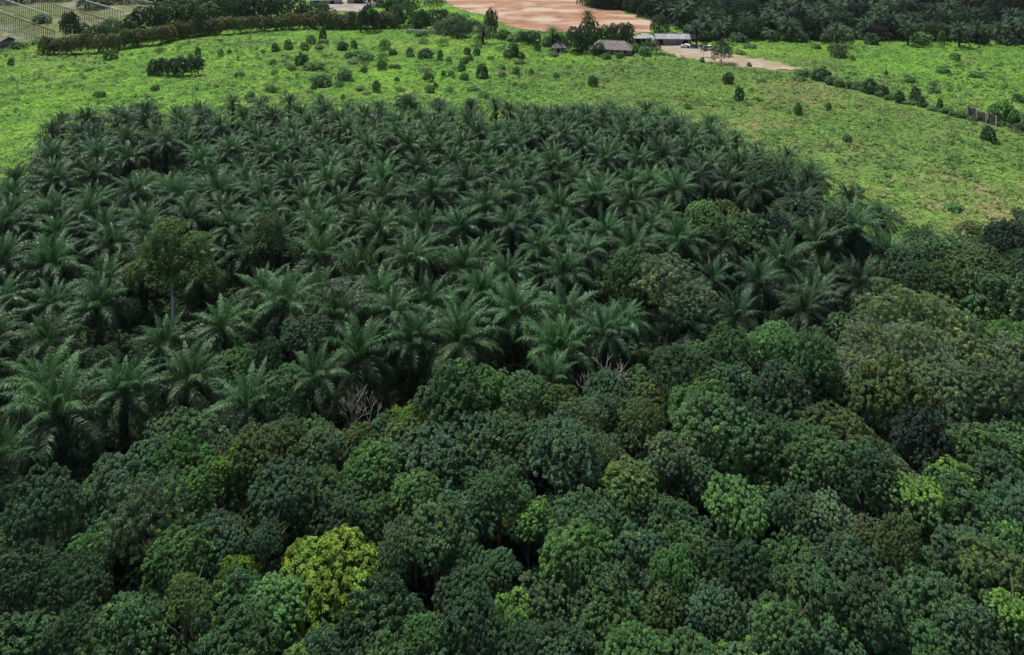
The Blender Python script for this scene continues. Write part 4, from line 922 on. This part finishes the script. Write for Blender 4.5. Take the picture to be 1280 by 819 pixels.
# ================================================================== THE FOREST
FOR = [ # crown centre px, py, width px, style, colour, label
 (52, 640, 92, 'clump', 'b', 'large bluish green crown at the left edge under the largest palm'), (112, 668, 62, 'fine', 'l', 'tree with fresh yellow green top right of the left bluish crown'),
 (185, 655, 112, 'loose', 'k', 'wide greyish olive loose tree in the left foreground'), (92, 735, 74, 'fine', 'd', 'dim dark crown in the deep shade of the lower left'), (22, 735, 74, 'clump', 'd', 'dark crown at the left edge, above the bottom left one'),
 (28, 792, 112, 'clump', 'g', 'bottom left corner tree with rounded green clumps'), (88, 792, 66, 'loose', 'd', 'dark leafy tree right of the bottom left corner one'), (150, 800, 96, 'clump', 'g', 'clumpy green tree at the bottom edge, left'),
 (174, 748, 70, 'clump', 'g', 'dense green crown above the bottom left clumpy tree'), (222, 704, 74, 'clump', 'l', 'light tufted crown in the left foreground'), (272, 662, 66, 'clump', 'b', 'pale bluish rosette crowned tree left foreground'),
 (296, 696, 50, 'fine', 'y', 'small yellow olive crown touching the bright side crown'), (243, 618, 58, 'clump', 'l', 'tree with bright yellow green tufts below the light crown at left'), (290, 735, 96, 'clump', 'g', 'broad green crown left of the bright domed side tree'),
 (298, 792, 112, 'clump', 'g', 'rounded green tree at the bottom, left of centre'), (232, 762, 56, 'loose', 'v', 'sparse yellowish tree with dry twigs at the lower left'),
 (345, 745, 84, 'dome', 'l', 'bright green dome beside the yellow green round tree'), (412, 700, 122, 'dome', 'y', 'yellow green round domed tree, the brightest crown in the foreground'), (466, 748, 124, 'clump', 'b', 'large dark bluish tree in front of the yellow green dome'),
 (334, 672, 44, 'clump', 'd', 'small dark crown left of the yellow green dome'), (500, 682, 58, 'fine', 'k', 'grey green crown just right of the yellow green dome'), (545, 675, 82, 'clump', 'g', 'green crown two right of the yellow green dome'),
 (592, 694, 66, 'clump', 'g', 'green crown near the lower centre, below the bushy pair'), (578, 728, 66, 'clump', 'd', 'shaded crown behind the bottom centre trees'), (476, 806, 74, 'clump', 'g', 'green tree at the bottom edge under the bluish one'),
 (530, 794, 54, 'clump', 'l', 'small bright crown at the bottom near centre'), (403, 797, 48, 'clump', 'b', 'small bluish crown at the bottom left of centre'), (372, 818, 70, 'clump', 'v', 'yellow green crown cut by the bottom edge, left of centre'),
 (592, 770, 86, 'fine', 'd', 'dark fine leaved tree at the bottom centre'), (640, 742, 66, 'clump', 'v', 'tree with lime tufts at the lower centre'), (352, 622, 82, 'clump', 'd', 'dark crown above left of the yellow green dome'), (420, 628, 72, 'clump', 'd', 'dark crown right above the yellow green dome'),
 (480, 618, 72, 'clump', 'g', 'green crown above right of the yellow green dome'), (520, 612, 60, 'clump', 'l', 'bright topped crown in the middle foreground'), (572, 632, 82, 'clump', 'b', 'bluish crown in the middle foreground'), (624, 622, 70, 'clump', 'g', 'mid green crown left of the lime tipped one'),
 (660, 634, 60, 'clump', 'v', 'lime tipped small crown, centre foreground'), (728, 645, 76, 'clump', 'g', 'rounded crown right of the lime tipped one'), (760, 618, 72, 'clump', 'g', 'crown below the brightest lime crown'), (840, 622, 62, 'clump', 'g', 'green crown right of centre, middle rows'),
 (922, 622, 84, 'clump', 'l', 'bright broad crown right of centre'), (798, 674, 92, 'clump', 'b', 'bluish broad crown right of centre foreground'), (858, 668, 74, 'clump', 'g', 'olive tipped crown right of the bluish broad one'), (925, 692, 94, 'fine', 'd', 'dark fine leaved broad tree right foreground'),
 (722, 694, 92, 'clump', 'l', 'light green crown centre right foreground'), (756, 728, 80, 'clump', 'g', 'crown below the light one, centre right foreground'), (842, 716, 66, 'clump', 'l', 'compact bright green crown right foreground'), (690, 722, 84, 'fine', 'k', 'grey green fine crown in the centre foreground'),
 (652, 790, 70, 'fine', 'd', 'dark crown at the bottom, just right of centre'), (700, 795, 78, 'clump', 'd', 'dark rounded crown at the bottom right of centre'), (762, 772, 96, 'clump', 'g', 'wide green crown at the bottom right of centre'), (832, 752, 60, 'clump', 'o', 'yellowish olive crown right foreground'),
 (890, 756, 70, 'clump', 'b', 'bluish small crown right of the yellowish olive one'), (948, 760, 72, 'clump', 'b', 'bluish crown in the lower right, left one'), (922, 800, 74, 'clump', 'v', 'yellow green crown cut by the bottom edge, right of centre'), (796, 820, 74, 'clump', 'l', 'bright crown peeking in at the bottom edge'),
 (852, 806, 80, 'clump', 'g', 'green crown at the bottom edge, right of the bright one'), (990, 630, 68, 'clump', 'b', 'light bluish domed crown, right middle rows'), (1036, 640, 74, 'fine', 'k', 'greyish fine leaved crown right of the bluish domed one'),
 (1078, 655, 60, 'loose', 'n', 'brownish sparse tree in the right forest'), (992, 678, 84, 'clump', 'g', 'green crown in front of the light bluish dome'), (1052, 698, 84, 'clump', 'd', 'dark crown below the brownish sparse tree'), (1122, 680, 66, 'fine', 'o', 'olive dim crown in the right forest'),
 (1148, 626, 82, 'clump', 'v', 'crown with yellow green top in the right forest'), (1206, 632, 92, 'clump', 'g', 'broad green crown right of the yellow topped one'), (1270, 640, 76, 'clump', 'b', 'bluish crown at the right edge, middle'), (1206, 692, 74, 'clump', 'b', 'light bluish rosette tree near the right edge'),
 (1246, 726, 94, 'fine', 'o', 'olive brown crown near the right edge'), (1262, 682, 74, 'clump', 'l', 'light crown at the right edge above the olive brown one'), (1122, 728, 76, 'clump', 'g', 'crown left of the dark hole, lower right'), (1172, 748, 84, 'clump', 'g', 'leafy green crown in the lower right'),
 (1022, 745, 112, 'clump', 'g', 'wide green crown, the largest in the lower right'), (1086, 776, 80, 'clump', 'd', 'dark crown at the lower right, below the wide one'), (1150, 796, 90, 'clump', 'g', 'green crown at the bottom edge, lower right'), (1224, 768, 40, 'dome', 'b', 'small round bluish ball shaped crown, lower right'),
 (1272, 794, 66, 'clump', 'v', 'bright yellow green tufted crown in the bottom right corner'), (1212, 806, 80, 'clump', 'b', 'bluish crown at the bottom edge left of the right corner'), (975, 800, 76, 'clump', 'g', 'green crown at the bottom edge, left of the lower right group'), (1040, 812, 84, 'clump', 'b', 'bluish crown cut by the bottom edge at right'),
 (230, 528, 86, 'fine', 'g', 'round dark green shrub tree right of the largest palm'), (165, 590, 110, 'clump', 'b', 'broad greyish green crown above the left foreground'), (215, 582, 96, 'clump', 'l', 'light green crown below the round shrub tree'), (272, 596, 50, 'clump', 'v', 'lime tufted small crown left of the olive one'),
 (312, 572, 84, 'clump', 'o', 'olive green crown left of centre, behind the foreground'), (356, 470, 84, 'fine', 'g', 'bright leafy tree in front of the big drooping palm, at its left'), (568, 486, 94, 'clump', 'g', 'rounded light tree below the front palms'), (612, 458, 60, 'clump', 'l', 'small light crown at the plantation edge, centre'),
 (590, 525, 104, 'clump', 'b', 'bluish green broad crown at centre'), (352, 548, 84, 'clump', 'o', 'olive crown between the twig bush and the left forest'), (402, 545, 62, 'clump', 'k', 'grey green crown below the bare twiggy bush'), (470, 565, 80, 'dome', 'l', 'bright green dome crown left of centre'),
 (402, 592, 84, 'clump', 'g', 'green crown in front of the bright dome, left of centre'), (538, 552, 100, 'clump', 'b', 'bluish crown right of the bright dome, left of centre'), (622, 575, 84, 'clump', 'd', 'dark bluish crown at the centre'), (655, 472, 58, 'fine', 'g', 'small green tree left of the drooping brown palm'),
 (850, 442, 84, 'fine', 'd', 'large dark round tree at the plantation edge, right of centre'), (912, 428, 66, 'fine', 'g', 'green tree right of the large dark round one'), (880, 496, 92, 'clump', 'l', 'bright sloping crown below the large dark round tree'), (925, 460, 66, 'clump', 'b', 'bluish crown right of the bright sloping one'),
 (900, 545, 96, 'clump', 'g', 'green crown above the dark hollow, right of centre'), (802, 530, 56, 'fine', 'o', 'small olive crown beside the dark hollow at centre'), (725, 500, 60, 'loose', 'k', 'grey green loose tree left of the bare grey one'), (792, 588, 78, 'dome', 'v', 'brightest lime crown in the centre of the forest'),
 (705, 565, 86, 'clump', 'b', 'bluish crown left of the brightest lime one'), (652, 530, 74, 'clump', 'g', 'green crown at centre behind the bluish ones'), (838, 572, 70, 'clump', 'k', 'greyish crown right of the brightest lime one'), (868, 580, 60, 'clump', 'b', 'small bluish crown right of the greyish one'),
 (760, 545, 50, 'loose', 'k', 'sparse grey green tree between lime crown and the bare tree'), (935, 520, 70, 'clump', 'd', 'dark crown left of the right forest hollow'),
 (1010, 442, 76, 'fine', 'g', 'green tree with leafy top in the upper right forest'), (965, 420, 70, 'fine', 'l', 'light green tree at the upper edge of the right forest'), (1080, 448, 80, 'loose', 'k', 'pale grey green loose tree, upper right forest'), (980, 482, 88, 'clump', 'd', 'dark crown in the upper right forest'),
 (1112, 490, 104, 'clump', 'o', 'broad olive crown with golden tips in the right forest'), (1150, 440, 84, 'loose', 'k', 'greyish spreading scrubby tree, upper right'), (1180, 476, 84, 'fine', 'k', 'grey green fine leaved crown right of the golden tipped one'), (1252, 482, 92, 'fine', 'k', 'soft grey green broad crown near the right edge'),
 (1042, 522, 92, 'fine', 'o', 'dark olive fine leaved crown in the right forest'), (1142, 510, 74, 'clump', 'b', 'bluish crown above the darkest crown at right'), (1150, 552, 84, 'clump', 'x', 'darkest crown of the right forest'), (1212, 542, 94, 'clump', 'g', 'crown with pale tips right of the darkest one'),
 (1270, 535, 70, 'clump', 'g', 'green crown at the right edge, upper middle'), (975, 548, 94, 'clump', 'g', 'green crown with dotted tips left of the dark olive one'), (1022, 580, 74, 'clump', 'g', 'domed crown in the right forest below the dark olive one'), (1078, 592, 70, 'clump', 'd', 'dark crown below the darkest group, right'),
 (1120, 600, 74, 'clump', 'k', 'grey tipped crown left of the yellow topped one'), (1252, 585, 84, 'clump', 'b', 'bluish crown near the right edge below the pale tipped one'), (1190, 590, 70, 'clump', 'v', 'crown with lime tufts in the right forest'),
 (1130, 385, 90, 'loose', 'v', 'pale yellow green scrubby tree in the upper right'), (1095, 400, 70, 'loose', 'k', 'pale grey green scrubby tree left of the yellowish one'), (1180, 400, 90, 'loose', 'v', 'pale green scrubby tree behind the grey ones at upper right'), (1225, 430, 80, 'loose', 'v', 'light green scrub tree near the right edge'),
 (1262, 420, 70, 'fine', 'l', 'bright green bush tree at the right edge, upper'), (1090, 425, 80, 'loose', 'n', 'brown tinged scrubby tree in the upper right'), (1275, 445, 60, 'fine', 'k', 'grey green tree at the right edge above the soft one'),
 (1262, 285, 60, 'fine', 'x', 'almost black round tree at the right edge beside the field'), (1225, 320, 66, 'fine', 'o', 'olive lit crown below the almost black tree'), (1180, 300, 76, 'fine', 'g', 'green topped tree bordering the lower right field'), (1140, 310, 66, 'fine', 'd', 'dark tree between rightmost palm and the field'),
 (1250, 365, 92, 'clump', 'g', 'broad green crown at the right edge below the olive one'), (1190, 350, 84, 'fine', 'o', 'dark olive crown in the cluster beside the field'), (1160, 335, 60, 'fine', 'd', 'dark crown in the hollow right of the last palm'), (1285, 320, 60, 'fine', 'd', 'dark crown cut by the right edge beside the field'),
 (905, 262, 60, 'dome', 'v', 'lime green bamboo clump at the right of the plantation'), (880, 258, 44, 'dome', 'l', 'smaller lime bamboo clump left of the main one'), (935, 275, 84, 'fine', 'g', 'dark creeper covered tree right of the lime bamboo'), (960, 215, 60, 'fine', 'd', 'dark tree at the rear right edge of the plantation'),
 (1000, 250, 66, 'fine', 'd', 'dark tree bordering the field, right of the rear palms'), (960, 275, 70, 'fine', 'x', 'very dark tree between the bamboo and the drooping palms'), (1045, 262, 50, 'fine', 'd', 'small dark tree beside the field, above the drooping palms'),
 (795, 315, 84, 'fine', 'g', 'creeper covered rounded crown in the right centre of the plantation'), (835, 340, 84, 'loose', 'k', 'pale grey green creeper slope right of the rounded one'), (865, 365, 70, 'loose', 'k', 'feathery pale shrub tree at the end of the creeper slope'),
 (380, 415, 60, 'fine', 'd', 'low dark shrub tree below the dark reddish gap'), (330, 430, 56, 'fine', 'd', 'low dark shrub tree left below the reddish gap'),
 (512, 497, 46, 'loose', 'y', 'small yellowish dry bush right of the bare twiggy one'),
]
fplaced = []
for (px, py, w_, sty, c, lab) in FOR:
    zc = 8.5 if py > 340 else 9.5
    p = P(px, py+6, zc); s = scale_at(p); rad = w_/s/2*1.08
    gz = float(ground_h(p.x, p.y)); hgt = zc+rad*.42
    if c == 'v' and sty == 'clump': sty = 'young'
    if c == 'v' and sty != 'young': c = (.092, .158, .058) if px > 1000 and py > 350 else (.085, .155, .042)
    if c == 'k' and py < 450: c = (.092, .150, .078)
    if c == 'y' and sty == 'dome': hgt -= .2; rad *= 1.08
    tree((p.x, p.y, gz), rad, hgt+random.uniform(-1.2, 1.8)*(sty != 'dome'), sty, c, lab, 'tree', None, None, random.uniform(.95, 1.25))
    fplaced.append((p.x, p.y, rad))
# lower trees filling the gaps
fmarks = [(P(a[0], a[1]+6, 8.5).x, P(a[0], a[1]+6, 8.5).y, a[5].split(',')[0]) for a in FOR]
fmarks = [m for m in fmarks if len(m[2].split()) <= 9]
fill = []
holes = [(pixd(130, 735, 3), 2.4), (pixd(1150, 580, 3), 3), (pixd(1155, 715, 3), 2.8), (pixd(440, 800, 3), 2.0), (pixd(700, 525, 3), 3)]
yy = 44.0
hx, hy = scatter(16000, (-30, 1310), (400, 1060)); k = inpoly(hx, hy, FOREST); hx, hy = hx[k], hy[k]
scrub('forest_undergrowth', hx, hy, rng.uniform(.4, 2.2, len(hx)), rng.uniform(.4, 1.0, len(hx)), np.array([.022, .055, .022])*rng.uniform(.5, 1.5, (len(hx), 1)), 4, 'dark low plants on the forest floor seen through the gaps', .6, .2)
while yy < 185:
    for xx in np.arange(-130, 140, 4.8):
        x_ = xx+random.uniform(-1.6, 1.6); y_ = yy+random.uniform(-1.6, 1.6)
        u, v = proj(x_, y_, 8)
        if u < -50 or u > 1330 or v > 865 or not inpoly([x_], [y_], FOREST)[0]: continue
        if any(math.hypot(x_-a, y_-b) < q for (a, b), q in holes): continue
        if any(math.hypot(x_-a, y_-b) < q*.66 for a, b, q in fplaced): continue
        if any(math.hypot(x_-a, y_-b) < 3.6 for a, b in placed): continue
        rad = random.uniform(2.3, 3.3)
        offs = u < -10 or u > 1290 or v > 830
        fill.append((x_, y_, rad, offs))
        fplaced.append((x_, y_, rad*.9))
    yy += 4.2
for (x_, y_, rad, offs), rlab in zip(fill, relative_labels([(a[0], a[1]) for a in fill], fmarks, 'lower tree')):
    tree((x_, y_, 0), rad, random.uniform(6.2, 8.4) if not offs else 9, random.choice(['clump', 'clump', 'fine']), random.choice(['g', 'd', 'b', 'g', 'o', 'g']),
         rlab, 'tree', 'lower trees between the forest crowns')

# bare twiggy trees
def bare_tree(seed, H):
    r = random.Random(seed); segs = []
    def grow(p, d, L, rad, lvl):
        q = p+d*L; segs.append(([p, p+d*L*.5+Vector((r.uniform(-.05, .05)*L,)*3), q], [rad, rad*.8, rad*.6]))
        if lvl == 0: return
        for i in range(r.choice([3, 3, 4])):
            nd = (d+Vector((r.gauss(0, .5), r.gauss(0, .5), r.gauss(.08, .3)))).normalized()
            grow(q if i else p+d*L*.7, nd, L*r.uniform(.6, .82), rad*.6, lvl-1)
    grow(Vector((0, 0, -.2)), Vector((0, 0, 1)), H*.30, .09, 4)
    return limb_mesh('branches', segs, M_TWIG, 3)
for i, (px, py, w_, z, lab) in enumerate([(440, 512, 56, 4, 'bare grey twiggy bush under the big drooping palm'), (462, 506, 44, 4, 'bare grey twig bush touching the drooping palm skirt'),
      (768, 480, 66, 5, 'bare silvery tree at the forest edge right of centre'), (745, 490, 50, 5, 'thin bare tree left of the silvery one'), (748, 540, 40, 5, 'bare pale stems rising in the dark hollow at centre'), (252, 748, 40, 8, 'bare twigs rising through the sparse yellowish tree')]):
    p = P(px, py, z); s = scale_at(p); Ht = z+w_/s*.45
    t = empty('bare_tree', (p.x, p.y, 0)); tag(t, lab, 'tree'); m = bare_tree(40+i, 5.5)
    lo = min(v.co.z for v in m.vertices); hi = max(v.co.z for v in m.vertices); wx = max(abs(v.co.x) for v in m.vertices)
    link('branches', m, t, sc=(w_/s/2/wx, w_/s/2/wx, Ht/hi))
hz = bpy.data.materials.new('haze'); hz.use_nodes = True; hn = hz.node_tree
for n in list(hn.nodes):
    if n.type == 'BSDF_PRINCIPLED': hn.nodes.remove(n)
vp = hn.nodes.new('ShaderNodeVolumePrincipled'); vp.inputs['Color'].default_value = (.85, .92, 1, 1); vp.inputs['Density'].default_value = .00002
hn.links.new(vp.outputs[0], hn.nodes['Material Output'].inputs['Volume'])
hb = link('haze', box_mesh('haze', [(-6500, -3500, -1.5, 6500, 7500, 66)], hz)); tag(hb, 'thin pale haze in the air over the whole scene', 'haze', kind='stuff')
print('objects', len(bpy.data.objects), 'tris', sum(len(m.polygons)*2 for m in bpy.data.meshes))
